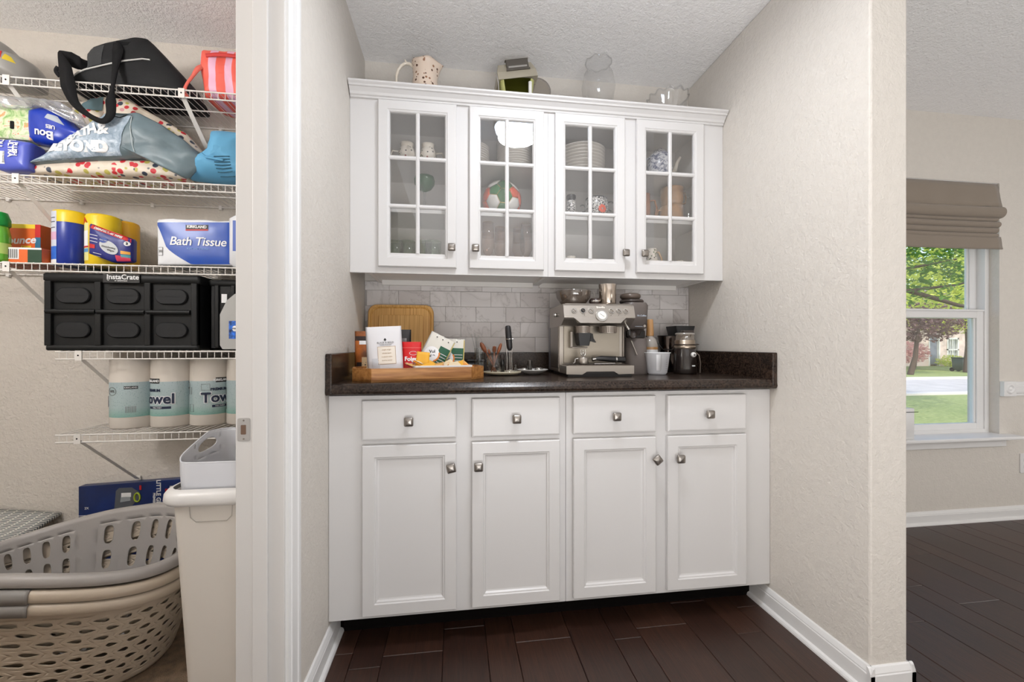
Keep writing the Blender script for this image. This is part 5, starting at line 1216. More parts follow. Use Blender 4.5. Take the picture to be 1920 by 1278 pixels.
# local frame: x centre, y=-.14 front of drip tray, z up
P = lambda n, m_, mb, p=None, **k: mb.build(n, m_, p or t, **k)
P('drip_tray', SSL, MB().prism([(-eW+.004, .012), (-eW+.004, .046), (eW-.004, .046), (eW-.004, .012), (.078, .010), (.058, .022), (-.058, .022), (-.078, .010)], 'xz', -.14, -.02), bevel=.004, seg=3)
P('tray_foot', BP, bx(-eW+.012, -.132, .0, eW-.012, .14, .014).box(-.09, -.137, .012, .09, -.1, .02))
P('drip_grid', SD, bx(-eW+.016, -.130, .046, eW-.016, -.02, .049), bevel=.001)
m = MB()
for k in range(14): m.box(-eW+.024+k*.0195, -.124, .0488, -eW+.032+k*.0195, -.03, .0496)
P('grid_slots', BP, m)
P('body', SSL, bx(-eW, -.015, .012, eW, .15, .286), bevel=.008, seg=3)
P('side_panel', SS, bx(-eW-.003, -.02, .03, -eW+.004, .14, .29), bevel=.004); P('side_panel', SS, bx(eW-.004, -.02, .03, eW+.003, .14, .29), bevel=.004)
P('splash_panel', M('splash_steel', (158, 150, 138), .34, .85, bump=(30, .15)), bx(-eW+.022, -.020, .052, eW-.02, -.014, .225), bevel=.002)
hd = [(-.118, .295), (-.108, .302), (.15, .302), (.15, .212), (-.06, .212), (-.082, .214), (-.128, .238), (-.134, .246)]
P('head', SSL, MB().prism([(a, b) for a, b in hd], 'yz', -eW-.004, eW+.004), bevel=.004, seg=3)
# chin: bright trapezoid lip continuing the control panel downwards
m = MB(); m.loft([[(x0, y_, z_) for x0, z_ in ((-.086, .222), (.086, .222), (.118, .250), (-.118, .250))] for y_ in (-.142, -.05)], smooth=False)
m.v = [Vector((p.x, p.y+(.010 if p.z > .24 and p.y < -.1 else 0), p.z)) for p in m.v]
P('chin', SSL, m, bevel=.003)
# sloped front panel with dials: helper in panel coordinates (a along x, b up the slope)
pa, pb = Vector((0, -.134, .246)), Vector((0, -.118, .295)); sl_ = (pb-pa).normalized(); nr = Vector((0, -sl_.z, sl_.y))
def pn(a, b, h=0): p = pa+sl_*b+nr*h; return (a, p.y, p.z)
def disc(m, a, b, r0, r1, h0, h1, n=20):
    R = [[pn(a+r*cos(2*PI*k/n), b+r*sin(2*PI*k/n), h) for k in range(n)] for r, h in ((r0, h0), (r1, h1))]; m.loft(R); return m
for a, b, r, mt in ((-.108, .028, .0128, SSL), (-.071, .028, .0135, BP), (-.036, .028, .0128, SSL), (.052, .028, .0125, SSL), (.084, .028, .0125, SSL), (.114, .028, .0125, SSL)):
    o = P('dial', CH, disc(MB(), a, b, r, r*.9, .0, .004)); disc(MB(), a, b, r*.72, r*.6, .004, .006).build('dial_face', mt, t)
    MB().add([pn(a+x, b+y, .0066) for x, y in ((-r*.5, r*.35), (-r*.35, r*.5), (r*.5, -r*.35), (r*.35, -r*.5))], [(0, 1, 2, 3)]).build('dial_mark', SD, t)
o = P('gauge', CH, disc(MB(), .006, .006, .0265, .025, 0, .006, 28)); disc(MB(), .006, .006, .0185, .0180, .006, .009, 28).build('gauge_face', M('gauge_white', (230, 228, 222), .3), t)
MB().add([pn(.006+x, .006+y, .0095) for x, y in ((-.009, .006), (-.008, .007), (.009, -.006), (.008, -.007))], [(0, 1, 2, 3)]).build('needle', BP, t)
text('Breville', .012, M('etched_grey', (232, 228, 220), .5), t, lambda x, y, z: pn(.006+x, .044+y, .001+z), offset=.0004)
for a in (-.066, .048, .080, .108): text('o', .006, SD, t, lambda x, y, z, a=a: pn(a+x, .010+y, .001+z))
# group heads, portafilter spout, steam wand
P('grinder_collar', SSL, MB().lathe([(.030, .180), (.031, .212)], (-.055, -.07, 0), 24, True)); P('group_head', SSL, MB().lathe([(.036, .182), (.037, .212)], (.056, -.07, 0), 28, True))
m = MB()
for cx_, rr_ in ((-.055, .0305), (.056, .0365)):
    for k in range(18): a_ = PI+PI*k/17; m.box(cx_+rr_*cos(a_)-.0014, -.07+rr_*sin(a_)-.001, .184, cx_+rr_*cos(a_)+.0014, -.07+rr_*sin(a_)+.001, .209)
P('collar_ribs', SD, m)
P('grind_chute', BP, MB().loft([[(-.055+x*w_, -.072+y_*w_, z_) for x, y_ in ((-1, -1), (1, -1), (1, 1), (-1, 1))] for z_, w_ in ((.182, .030), (.150, .026), (.128, .022))], smooth=False), bevel=.004)
P('chute_lever', BP, MB().prism([(-.035, .150), (.0, .142), (-.012, .160), (-.015, .18), (-.035, .178)], 'xz', -.085, -.06))
P('chute_cradle', SS, bx(-.100, -.06, .118, -.03, -.014, .124).box(-.104, -.05, .118, -.092, -.014, .19), bevel=.002)
P('steam_wand', CH, MB().tube([(eW-.028, -.10, .225), (eW-.018, -.115, .20), (eW-.014, -.117, .175)], .0045, 10)); P('wand_grip', BP, MB().tube([(eW-.017, -.116, .196), (eW-.0145, -.117, .172)], .007, 12))
P('side_knob', CH, MB().lathe([(0, 0), (.008, 0), (.008, .014), (0, .016)], (-eW-.018, -.0, .262), 16, ax='x'))
P('rear_tank', M('grey_tank', (98, 96, 104), .3), bx(-eW+.0, .15, .01, eW, .20, .282), bevel=.01)
P('top_plate', SS, bx(-eW+.01, -.10, .302, eW-.006, .15, .306), bevel=.002)
# tamper-like milk jug thermometer set and portafilter on the tray
tz = CT+.0505
def mloc(x, y, z=.0505): c_, s_ = cos(math.radians(-1)), sin(math.radians(-1)); return (ex+x*c_-y*s_, ey+.14+x*s_+y*c_, CT+z)
u = thing('distribution_tool', 'small steel cup with an upright needle tool on the drip tray', 'coffee tool', mloc(-.058, -.085))
MB().lathe([(0, 0), (.021, 0), (.023, .004), (.022, .026), (.019, .03), (0, .031)], n=24).build('tool_base', SSL, u)
m = MB()
for k in range(7): a_ = 2*PI*k/7; m.tube([(.004*cos(a_), .004*sin(a_), .03), (.012*cos(a_), .012*sin(a_), .045), (.010*cos(a_), .010*sin(a_), .062)], .0012, 5)
m.lathe([(0, .03), (.006, .032), (.005, .05), (0, .054)], n=10); m.build('needles', CH, u)
MB().tube([(-.022, 0, .024), (-.034, 0, .022), (-.036, 0, .006), (-.044, 0, .004)], .0025, 6).build('tool_handle', CH, u)
u = thing('portafilter_handle', 'black portafilter handle lying across the drip tray', 'coffee tool', mloc(.035, -.08, .0565))
MB().tube([(-.04, 0, .016), (-.015, -.002, .018), (.02, -.003, .015), (.09, -.004, .011)], [.006, .011, .0125, .014], 14).build('handle_grip', BP, u); MB().tube([(-.052, 0, .014), (-.036, 0, .016)], [.010, .007], 12).build('ferrule', CH, u)
MB().tube([(-.05, -.02, -.004), (.04, -.024, -.003)], .003, 6).build('spatula', CH, u)
MB().tube([(.048, -.004, .013), (.054, -.004, .013)], .0145, 14).build('chrome_ring', CH, u)
# on top of the machine
def top(px_, Y): p = AY(px_, 570, Y); return (p.x, Y, CT+.3065)
SMK = glass('smoked_plastic', (150, 136, 124), .12, .05, .6, .28)
c = top(1075, 1.80); u = thing('bean_hopper', 'smoky transparent bean hopper on top of the espresso machine', 'hopper', c)
MB().lathe([(.044, .0), (.052, .004), (.075, .036), (.077, .06)], n=32, cap=False).build('hopper_bowl', SMK, u)
MB().lathe([(.078, .06), (.079, .063), (.074, .066), (.03, .066), (0, .066)], n=32).build('hopper_lid', glass('smoked_lid', (176, 166, 156), .12, .05, .6, .15), u)
MB().lathe([(.0, .0), (.034, .001), (.03, .012), (.012, .04), (.011, .062)], n=20).build('hopper_cone', M('smoke_cone', (112, 98, 88), .35), u); MB().lathe([(0, .062), (.008, .064), (.008, .076), (0, .077)], n=14).build('lid_knob', CH, u)
c = top(1117, 1.77); u = thing('dosing_dish', 'dark round lidded dish between hopper and steel jug', 'dish', c)
MB().lathe([(0, 0), (.026, .0), (.029, .006), (.029, .022), (.024, .03), (0, .031)], n=24).build('dish_body', M('smoke_brown', (58, 46, 42), .25, coat=.4), u); MB().lathe([(.0295, .014), (.0305, .017), (.0295, .02)], n=24).build('dish_ring', CH, u)
MB().tube([(-.004, 0, .03), (-.010, 0, .06)], .0012, 5).build('thin_rod', CH, u)
c = top(1139, 1.74); u = thing('milk_pitcher', 'tall tapered steel milk pitcher on top of the espresso machine', 'pitcher', c)
MB().lathe([(0, .0), (.034, .0), (.036, .004), (.0365, .05), (.038, .088), (.0375, .089), (.035, .05), (.034, .006), (0, .005)], n=32).build('pitcher_body', M('polished_steel', (190, 178, 166), .16, 1), u)
# ------------------------------------------------------------------ grey coffee maker
GC = M('warm_grey_plastic', (98, 90, 86), .42); GC2 = M('dark_grey_plastic', (64, 56, 52), .35)
a, b = AY(1163, 700, 1.80), AY(1213, 700, 1.80); gx = (a.x+b.x)/2
t = thing('coffee_maker', 'tall warm grey single-serve coffee maker right of the espresso machine', 'coffee maker', (gx+.003, 1.835, CT))
m = MB(); m.loft([[(x, y_, z_) for x, y_ in MB().rrect(w_, d_, .035, 6)] for z_, w_, d_ in ((0, .106, .16), (.012, .110, .165), (.16, .100, .155), (.162, .098, .12), (.205, .098, .12), (.207, .102, .16), (.31, .112, .165), (.322, .102, .155))]); m.build('body', GC, t)
m = MB(); m.loft([[(x, y_-.028, z_) for x, y_ in MB().rrect(w_, d_, .02, 5)] for z_, w_, d_ in ((.165, .088, .08), (.195, .088, .08))]); m.build('dispenser_recess', M('recess_black', (24, 20, 19), .5), t)
MB().lathe([(0, .172), (.012, .174), (.018, .19), (.03, .196)], (0, -.062, 0), 18).build('spout', GC2, t)
MB().lathe([(.0, -.003), (.018, -.003), (.018, .003)], (-.028, -.083, .178), 18, ax='y').build('side_cap', GC2, t)
MB().tube([(-.036, -.084, .150), (-.012, -.09, .088)], .0028, 8).build('straw_spoon', SSL, t)
text('Mr.Coffee', .0105, M('silver_print', (176, 184, 194)), t, onXZ(.014, -.0815, .262), offset=.0003)
bx(-.018, -.0835, .213, .018, -.082, .2145).build('panel_line', M('silver_print', (176, 184, 194)), t); MB().cyl((.026, -.0815, .216), .006, .004, 14, 'y').build('power_button', CH, t)
bx(-.02, -.0815, .293, .025, -.08, .312).build('top_notch', GC2, t)
MB().lathe([(.02, .322), (.052, .326), (.056, .332), (.05, .34), (.02, .345)], (.002, 0, 0), 24, sy=1).build('lid', GC2, t)
MB().lathe([(0, .343), (.04, .343), (.047, .352), (.046, .362), (.036, .368), (0, .37)], (-.006, -.005, 0), 24).build('lid_cap', M('taupe_lid', (92, 80, 72), .35), t)
# syrup bottle, measuring cup, kettle, grinder
a = AY(1216, 690, 1.86); t = thing('syrup_bottle', 'clear bottle with a tall amber cap behind the plastic measuring cup', 'bottle', (a.x+.012, 1.87, CT))
MB().lathe([(0, .001), (.034, .001), (.036, .01), (.036, .13), (.028, .158), (.016, .17), (.015, .175)], n=24).build('bottle_body', glass('frosted_bottle', (214, 206, 198), .12, .12, .6, .45), t)
MB().lathe([(0, .173), (.017, .174), (.018, .18), (.0145, .25), (.013, .253), (0, .253)], n=20).build('amber_cap', M('amber_cap', (176, 132, 84), .35, coat=.3), t)
MB().lathe([(.0365, .07), (.0365, .12)], n=24).build('label', INKW, t); MB().lathe([(.0369, .11), (.0369, .122)], n=24).build('label_band', M('amber_cap', (176, 132, 84)), t)
a, b = AZ(1224, 703, CT), AZ(1258, 703, CT); t = thing('measuring_cup', 'translucent white plastic measuring cup in front of the syrup bottle', 'measuring cup', ((a.x+b.x)/2, 1.745, CT))
MC_ = glass('milky_plastic', (236, 236, 238), .08, .15, .35, .6)
MB().lathe([(0, .002), (.036, .002), (.042, .010), (.054, .096), (.056, .097)], n=32).build('cup_body', MC_, t)
MB().loft([[(x*k, y_*k-.001, z_) for x, y_ in ((-.028, -.046), (-.008, -.054), (-.010, -.05))] for k, z_ in ((1.04, .09), (.86, .02))], False, smooth=True).build('grip_rib', M('milky_rib', (226, 226, 228), .4), t)
MB().tube([(.0555*cos(q), .0555*sin(q), .097) for q in [2*PI*k/32 for k in range(32)]], .0018, 6, closed=True).build('cup_rim', M('milky_rib', (226, 226, 228)), t)
m = MB()
for k in range(8): m.add([(.0445*sin(x)*(1+.0022*k), -.0475*cos(x)*(1+.018*k), .02+.009*k) for x in (.35, .7)]+[(.0445*sin(x)*(1+.0022*k), -.0475*cos(x)*(1+.018*k), .021+.009*k) for x in (.7, .35)], [(0, 1, 2, 3)])
m.build('scale_marks', GREYPR, t)
a = AY(1253, 650, 1.93); t = thing('steel_cup', 'dark reflective steel cup standing behind the measuring cup', 'cup', (a.x, 1.935, CT))
MB().lathe([(0, 0), (.038, 0), (.042, .005), (.044, .05), (.036, .062), (.036, .10), (.048, .176), (.0475, .177), (.034, .10)], n=28).build('cup_body', M('dark_chrome', (84, 76, 72), .18, 1), t); MB().tube([(.048*cos(q), .048*sin(q), .176) for q in [2*PI*k/28 for k in range(28)]], .0018, 5, closed=True).build('cup_rim', BP, t)
a = AY(1281, 640, 1.93)
t = thing('black_kettle', 'black machine with a flat top behind the coffee grinder', 'coffee machine', (a.x-.002, 1.955, CT))
MB().rbox((0, 0, 0), .085, .10, .155, .02).build('machine_body', BK, t); MB().loft([[(x, y_, z_) for x, y_ in MB().rrect(w_, .10, .008, 3)] for z_, w_ in ((.155, .085), (.180, .082), (.222, .104), (.225, .104))]).build('machine_top', M('matte_black', (26, 25, 26)), t)
a, b = AZ(1276, 702, CT), AZ(1318, 702, CT)
t = thing('coffee_grinder', 'small black electric grinder with steel collar and white knob', 'grinder', ((a.x+b.x)/2+.002, 1.775, CT))
MB().lathe([(0, 0), (.048, 0), (.051, .006), (.050, .03), (.046, .11), (.044, .115)], n=32).build('grinder_base', M('grinder_brown_black', (34, 27, 24), .22, coat=.4), t)
MB().lathe([(.044, .114), (.047, .117), (.047, .127), (.044, .130), (.044, .150), (.041, .154)], n=32).build('steel_collar', M('warm_steel', (176, 162, 146), .28, .95), t)
m = MB(); m.tube([(.0475*cos(q), .0475*sin(q), .134) for q in [2*PI*k/32 for k in range(32)]], .0022, 6, closed=True); m.tube([(.045, -.005, .134), (.066, -.008, .134)], [.004, .002], 8); m.build('wire_bail', SD, t)
MB().lathe([(.041, .153), (.040, .178), (.0415, .18)], n=32).build('clear_cup', glass('smoky_cup', (190, 176, 162), .12, .03, .7, .25), t)
MB().lathe([(.0415, .179), (.042, .184), (.036, .187), (0, .188)], n=32).build('lid', glass('smoky_lid', (206, 198, 188), .15, .03, .7, .35), t); MB().rbox((.012, .0, .186), .05, .03, .012, .004).build('lid_tab', GC2, t)
MB().lathe([(.0, -.014), (.0135, -.013), (.0145, -.008), (.0145, .002)], (.012, -.046, .088), 20, ax='y')
m = MB(); m.lathe([(0, .014), (.0095, .013), (.011, .008), (.011, 0)], (.012, -.044, .088), 20, ax='y'); kb = m.build('knob', M('grinder_white', (226, 224, 220), .3), t); MB().lathe([(0, .0148), (.005, .0145), (.005, .0135)], (.012, -.044, .088), 14, ax='y').build('knob_dot', GREYPR, kb)
bx(.006, -.051, .036, .02, -.049, .041).build('white_mark', INKW, t)
MB().tube([(.045, -.006, .10), (.062, -.012, .085), (.068, -.014, .05), (.066, -.014, .004)], .0035, 8).build('side_handle', SD, t)
pcs = [AY(1211, 630, 1.90), AY(1224, 634, 1.87), AY(1236, 646, 1.86), AY(1243, 655, 1.86), AY(1258, 656, 1.865), AY(1272, 650, 1.88)]
tag(MB().tube([p-pcs[0] for p in pcs], .0028, 8).build('power_cord', BLR_ if False else BK), 'black power cord looping behind the measuring cup', 'cord').location = pcs[0]
# ------------------------------------------------------------------ inside the wall cabinets
SA, SB_, SC_ = 1.8435, 1.6245, 1.3725
def pl_(px_, ytop, Y, z): p = AY(px_, ytop, Y); return p.x, p.z-z
t = NT('floral_china'); v = t.coord(); vo = t.n.new('ShaderNodeTexVoronoi'); t.l.new(v, vo.inputs['Vector']); vo.inputs['Scale'].default_value = 85
t.col(t.mix(t.ramp(vo.outputs['Distance'], [(0, (255, 255, 255)), (.30, (255, 255, 255)), (.36, (0, 0, 0))]), (232, 222, 208), t.ramp(vo.outputs['Color'], [(0, (92, 108, 62)), (.4, (150, 66, 52)), (.55, (232, 222, 208)), (.75, (60, 52, 48))], 'CONSTANT'))); t.p.inputs['Roughness'].default_value = .2; CHINA = t.m
t = NT('blue_toile_china'); v = t.coord(); t.col(t.ramp(t.noise(v, 46, 5, 1.4, .7), [(.42, (74, 84, 120)), (.52, (216, 218, 226)), (.6, (236, 236, 238))])); t.p.inputs['Roughness'].default_value = .18; TOILE = t.m
t = NT('black_white_china'); v = t.coord(); t.col(t.ramp(t.noise(v, 110, 3, 2.2, .6), [(.46, (30, 30, 32)), (.5, (232, 228, 222)), (.62, (236, 232, 226))], 'CONSTANT')); t.p.inputs['Roughness'].default_value = .25; BWC = t.m
CRC = M('cream_china', (230, 220, 204), .2, coat=.3); BRM = M('tan_stoneware', (176, 136, 98), .3, coat=.3, var=(25, .12)); BLR = M('black_rim', (28, 26, 26), .3)
def teacup(lab, px_, ytop, Y, r, hs, grp):
    x, h = pl_(px_, ytop, Y, SA); t = thing('sugar_pot', lab, 'china pot', (x, Y, SA), group=grp)
    MB().lathe([(0, 0), (r*.55, 0), (r*.6, .003), (r*.95, h*.3), (r, h*.45), (r*.85, h*.72), (r*.66, h*.80), (r*.68, h*.9), (r*.78, h), (r*.74, h), (r*.6, h*.8)], n=28).build('pot_body', CHINA, t)
    MB().lathe([(r*.665, h*.80), (r*.70, h*.86), (r*.80, h*1.004), (r*.74, h*1.006)], n=28).build('collar', CRC, t)
    MB().tube([(hs*(r*.9), 0, h*.28), (hs*(r+.02), 0, h*.22), (hs*(r+.032), 0, h*.42), (hs*(r+.024), 0, h*.62), (hs*(r*.95), 0, h*.58)], .0035, 8).build('handle', CRC, t)
teacup('round floral china pot with its handle to the left, first glass door', 763, 270, 1.87, .037, -1, None)
teacup('round floral china pot with its handle to the right, first glass door', 803, 272, 1.87, .036, 1, None)
def plates(px_, Y, r, n, pitch, lab, grp, z=SA, rim=True):
    x = AY(px_, 300, Y).x; mt = M('white_dinnerware', (222, 216, 208), .22, coat=.3); me = None
    for k in range(n):
        if me is None:
            m = MB(); m.lathe([(0, 0), (r*.6, 0), (r*.64, .002), (r*.97, pitch*.95+.002), (r, pitch*.95+.004), (r*.97, pitch*.95+.0046), (r*.62, .0045), (0, .0035)], n=40); o = m.build('plate', mt); me = o
        else: o = me.copy(); C.objects.link(o)
        o.location = (x+.0006*math.sin(k*2.1), Y, z+.0005+k*pitch); tag(o, ('bottom' if k == 0 else 'topmost' if k == n-1 else ORD[k]+' from bottom')+' '+lab, 'plate', grp)
plates(884, 1.93, .083, 10, .0105, 'white plate of the stack at the left edge of second glass door', 'plates stacked at the left edge of the second glass door')
plates(965, 1.92, .085, 12, .0108, 'white plate in the tall stack behind the second glass door', 'plates in the tall stack of the second glass door')
plates(1090, 1.925, .113, 8, .0150, 'white plate in the wide stack behind the third glass door', 'plates in the wide stack of the third glass door')
x, h = pl_(1237, 281, 1.90, SA); t = thing('teapot', 'white and blue patterned teapot with a white spout, fourth glass door', 'teapot', (x, 1.90, SA))
r = .060; MB().lathe([(0, 0), (r*.6, 0), (r*.66, .004), (r*.98, h*.3), (r, h*.5), (r*.86, h*.78), (r*.55, h*.9), (r*.5, h*.91)], n=32).build('pot_body', TOILE, t)
MB().lathe([(r*.54, h*.9), (r*.45, h*.96), (.008, h*.985), (.006, h), (.010, h*1.03), (0, h*1.05)], n=24).build('pot_lid', TOILE, t)
MB().tube([(r*.9, 0, h*.30), (r+.018, 0, h*.36), (r+.030, 0, h*.62), (r+.046, 0, h*.80)], [.014, .011, .008, .006], 12).build('spout', CRC, t)
MB().tube([(-r*.85, 0, h*.2), (-r-.022, 0, h*.25), (-r-.03, 0, h*.55), (-r*.8, 0, h*.75)], .004, 8).build('handle', TOILE, t)
# middle shelf
x, h = pl_(796, 332, 1.87, SB_); t = thing('goblet', 'stemmed glass with an emerald green bowl behind the first glass door', 'glass', (x, 1.87, SB_))
GG = glass('emerald_glass', (34, 96, 52), .10, .03, .5, .7)
MB().lathe([(.006, h*.60), (.03, h*.68), (.043, h*.80), (.045, h*.92), (.040, h), (.039, h), (.043, h*.9)], n=28).build('goblet_bowl', GG, t)
MB().lathe([(0, .001), (.028, .001), (.03, .003), (.006, .008), (.0045, h*.2), (.007, h*.3), (.0045, h*.4), (.007, h*.6)], n=18).build('stem', CG, t)
# football shaped ceramic bowl: truncated icosahedron
import bmesh
x, _ = pl_(941, 335, 1.925, SB_); R0 = .092
t = thing('ceramic_football', 'green, white and orange football-shaped ceramic with gold seams, second glass door', 'ornament', (x, 1.925, SB_+.0005))
bm = bmesh.new(); bmesh.ops.create_icosphere(bm, subdivisions=1, radius=1.0)
V0 = [v.co.copy() for v in bm.verts]; Ed = [(e.verts[0].index, e.verts[1].index) for e in bm.edges]; Fc = [[v.index for v in f.verts] for f in bm.faces]; bm.free()
rotm = Matrix.Rotation(.35, 3, 'Z') @ Matrix.Rotation(.25, 3, 'X')
def ballpatch(pts, nm, mt):
    c = sum(pts, Vector())/len(pts); m = MB(); R = []
    for k, lift in ((1.0, -.004), (.955, .0), (.90, .0022), (.6, .0022), (.3, .0022)): R.append([(rotm @ ((c+(p-c)*k).normalized()))*(R0-.0022+lift)+Vector((0, 0, R0)) for p in pts])
    m.loft(R, True, False, True, smooth=True); m.weld = .0; m.build(nm, mt, t)
def cut(i, j): return V0[i].lerp(V0[j], 1/3)
BG = M('football_green', (44, 122, 58), .18, coat=.5); BW = M('football_white', (232, 228, 222), .18, coat=.5); BO = M('football_orange', (226, 86, 44), .18, coat=.5)
kx = 0
for f in Fc:
    a, b, c_ = f; pts = [cut(a, b), cut(b, a), cut(b, c_), cut(c_, b), cut(c_, a), cut(a, c_)]; cc = rotm @ sum(pts, Vector()).normalized()
    kx = abs(cc.x); mt = BG if (kx < .5 and cc.z > -.75 and (int(f[0]*3+f[1]) % 3 != 1)) else (BO if cc.x*cc.x > .6 and cc.z < .35 else BW); ballpatch(pts, 'hexagon', mt)
for i in range(12):
    nb = [b if a == i else a for a, b in Ed if i in (a, b)]; n0 = V0[i]; u = (V0[nb[0]]-n0*V0[nb[0]].dot(n0)).normalized(); w_ = n0.cross(u)
    nb.sort(key=lambda q: math.atan2(V0[q].dot(w_), V0[q].dot(u))); cc = rotm @ n0
    ballpatch([cut(i, q) for q in nb], 'pentagon', BG if abs(cc.x) < .55 else (BO if cc.z < .3 else BW))
MB().lathe([(R0*.001, .0)]+[((R0-.0035)*sin(PI*k/16), R0-(R0-.0035)*cos(PI*k/16)) for k in range(1, 17)], n=32).build('gold_seam', M('gold_seam', (206, 170, 92), .3, .6), t)
x, h = pl_(1071, 366, 1.86, SB_); t = thing('salt_shaker', 'black-capped patterned shaker behind the third glass door', 'shaker', (x, 1.86, SB_))
MB().lathe([(0, 0), (.020, 0), (.022, .006), (.021, h*.7), (.016, h*.78)], n=24).build('shaker_body', BWC, t); MB().lathe([(.017, h*.76), (.018, h*.82), (.022, h*.86), (.022, h*.97), (.018, h), (0, h)], n=24).build('shaker_cap', BLR, t)
x, h = pl_(1118, 374, 1.87, SB_); t = thing('sugar_bowl', 'black and white two-handled bowl with an orange flower, third glass door', 'bowl', (x, 1.87, SB_))
r = .056; MB().lathe([(0, 0), (r*.6, 0), (r*.8, h*.15), (r, h*.5), (r*.95, h*.8), (r*.84, h), (r*.82, h), (r*.9, h*.8)], n=32).build('bowl_body', BWC, t)
MB().lathe([(r*.84, h-.002), (r*.9, h+.001), (r*.84, h+.004)], n=32).build('bowl_rim', BLR, t)
for s_, hh_, k in ((-1, h*.55, .016), (1, h*.72, .021)):
    MB().tube([(s_*(r-.006+k*(1-cos(q))), 0, hh_+k*sin(q)) for q in [-PI*.55+PI*1.3*j/12 for j in range(13)]], .003, 8).build('handle', BLR, t)
m = MB()
for j in range(7):
    a = 2*PI*j/7; cx_, cz_ = .010+.012*cos(a), h*.42+.012*sin(a); ps = []
    for q in range(8): xx = cx_+.008*cos(q*PI/4); zz = cz_+.008*sin(q*PI/4); ps.append((xx, -sqrt(max(0, (r*1.015)**2-xx*xx)), zz))
    m.add(ps, [tuple(range(8))])
m.build('orange_flower', M('flower_orange', (232, 84, 40), .3), t)
def mug(name, lab, x, Y, z, r, h, hs, mt, hl=.02, cat='mug', rimm=None, grp=None):
    t = thing(name, lab, cat, (x, Y, z), group=grp)
    MB().lathe([(0, 0), (r*.8, 0), (r*.9, .004), (r, h*.4), (r*1.0, h), (r*.95, h), (r*.94, h*.4), (r*.8, .006), (0, .006)], n=28).build('mug_body', mt, t)
    MB().tube([(hs*(r*.96), 0, h*.2), (hs*(r+hl*.8), 0, h*.25), (hs*(r+hl), 0, h*.55), (hs*(r+hl*.7), 0, h*.82), (hs*r*.96, 0, h*.8)], .004, 8).build('handle', mt, t); return t
x, h = pl_(1259, 354, 1.89, SB_); h2 = h/2-.001
mug('stoneware_mug', 'tan stoneware mug, lower of the two stacked behind the fourth glass door', x, 1.89, SB_, .054, h2, -1, BRM)
mug('stoneware_mug', 'tan stoneware mug, upper of the two stacked behind the fourth glass door', x+.002, 1.89, SB_+h2+.001, .053, h2, 1, BRM)
x, h = pl_(1212, 366, 1.85, SB_); mug('stoneware_mug', 'brown mug with a large ring handle at the left of the tan stack', x-.018, 1.85, SB_, .034, h, 1, M('amber_stoneware', (150, 96, 58), .25, coat=.4), .036)
x, h = pl_(1290, 368, 1.88, SB_); jar('clear_tumbler', 'clear glass at the right of the stacked tan mugs', x, 1.88, SB_, .022, h, 'glass')
# bottom shelf
GTG = glass('pale_green_glass', (222, 234, 218), .06, .03, .35, .03)
for k, (px_, Y) in enumerate(((741, 1.86), (764, 1.89), (795, 1.90), (812, 1.85))):
    x, h = pl_(px_, 453, Y, SC_); t = thing('green_tumbler', ('pale green tumbler at the far left behind the first glass door', 'pale green tumbler second from left behind the first glass door', 'pale green tumbler just right of the middle muntin, first glass door', 'pale green tumbler nearest the knob, first glass door')[k], 'glass', (x, Y, SC_), group='green tumblers on the bottom shelf')
    MB().lathe([(0, .003), (.024, .002), (.026, .008), (.034, h*.55), (.0345, h), (.0335, h), (.031, h*.5)], n=24).build('tumbler_body', GTG, t); MB().lathe([(.0335, h-.001), (.0352, h), (.0335, h+.0015)], n=24).build('tumbler_rim', GTG, t)
PNK = glass('blush_glass', (248, 230, 216), .05, .03, .32, .03)
for k, (px_, Y) in enumerate(((915, 1.86), (938, 1.93), (972, 1.93), (987, 1.86))):
    x = AY(px_, 450, Y).x; h = .222
    t = thing('champagne_glass', ('blush stemmed glass at the left of the second glass door', 'blush stemmed glass behind the middle muntin of the second glass door', 'blush stemmed glass right of the middle muntin, at the back', 'blush stemmed glass at the right of the second glass door')[k], 'glass', (x, Y, SC_), group='blush stemmed glasses')
    MB().lathe([(.004, h*.30), (.018, h*.38), (.029, h*.5), (.028, h*.72), (.024, h), (.0235, h), (.027, h*.7)], n=24).build('glass_bowl', PNK, t); MB().lathe([(0, .001), (.03, .001), (.031, .003), (.005, .008), (.0035, h*.18), (.004, h*.3)], n=18).build('stem', PNK, t)
x, h = pl_(1071, 481, 1.85, SC_); mug('white_cup', 'tiny white cup at the bottom left of the third glass door', x, 1.85, SC_, .021, h, 1, CRC, .008, 'cup')
x, h = pl_(1222, 467, 1.85, SC_); t = thing('small_jug', 'small floral jug with a looped handle, bottom of the fourth glass door', 'jug', (x, 1.85, SC_))
MB().lathe([(0, 0), (.022, 0), (.03, h*.3), (.03, h*.55), (.022, h*.8), (.025, h), (.023, h)], n=24).build('jug_body', CHINA, t); MB().tube([(.028, 0, h*.35), (.048, 0, h*.3), (.05, 0, h*.65), (.034, 0, h*.9), (.022, 0, h*.88)], .0042, 8).build('handle', M('tan_glaze', (206, 170, 130), .25), t)
x, h = pl_(1274, 487, 1.85, SC_); t = thing('small_dish', 'small covered china dish at the bottom right of the fourth glass door', 'dish', (x, 1.85, SC_))
MB().lathe([(0, 0), (.022, 0), (.034, h*.5), (.036, h*.7)], n=24).build('dish_body', CRC, t); MB().lathe([(.037, h*.7), (.034, h*.82), (.016, h*.95), (0, h)], n=24).build('dish_lid', CHINA, t)
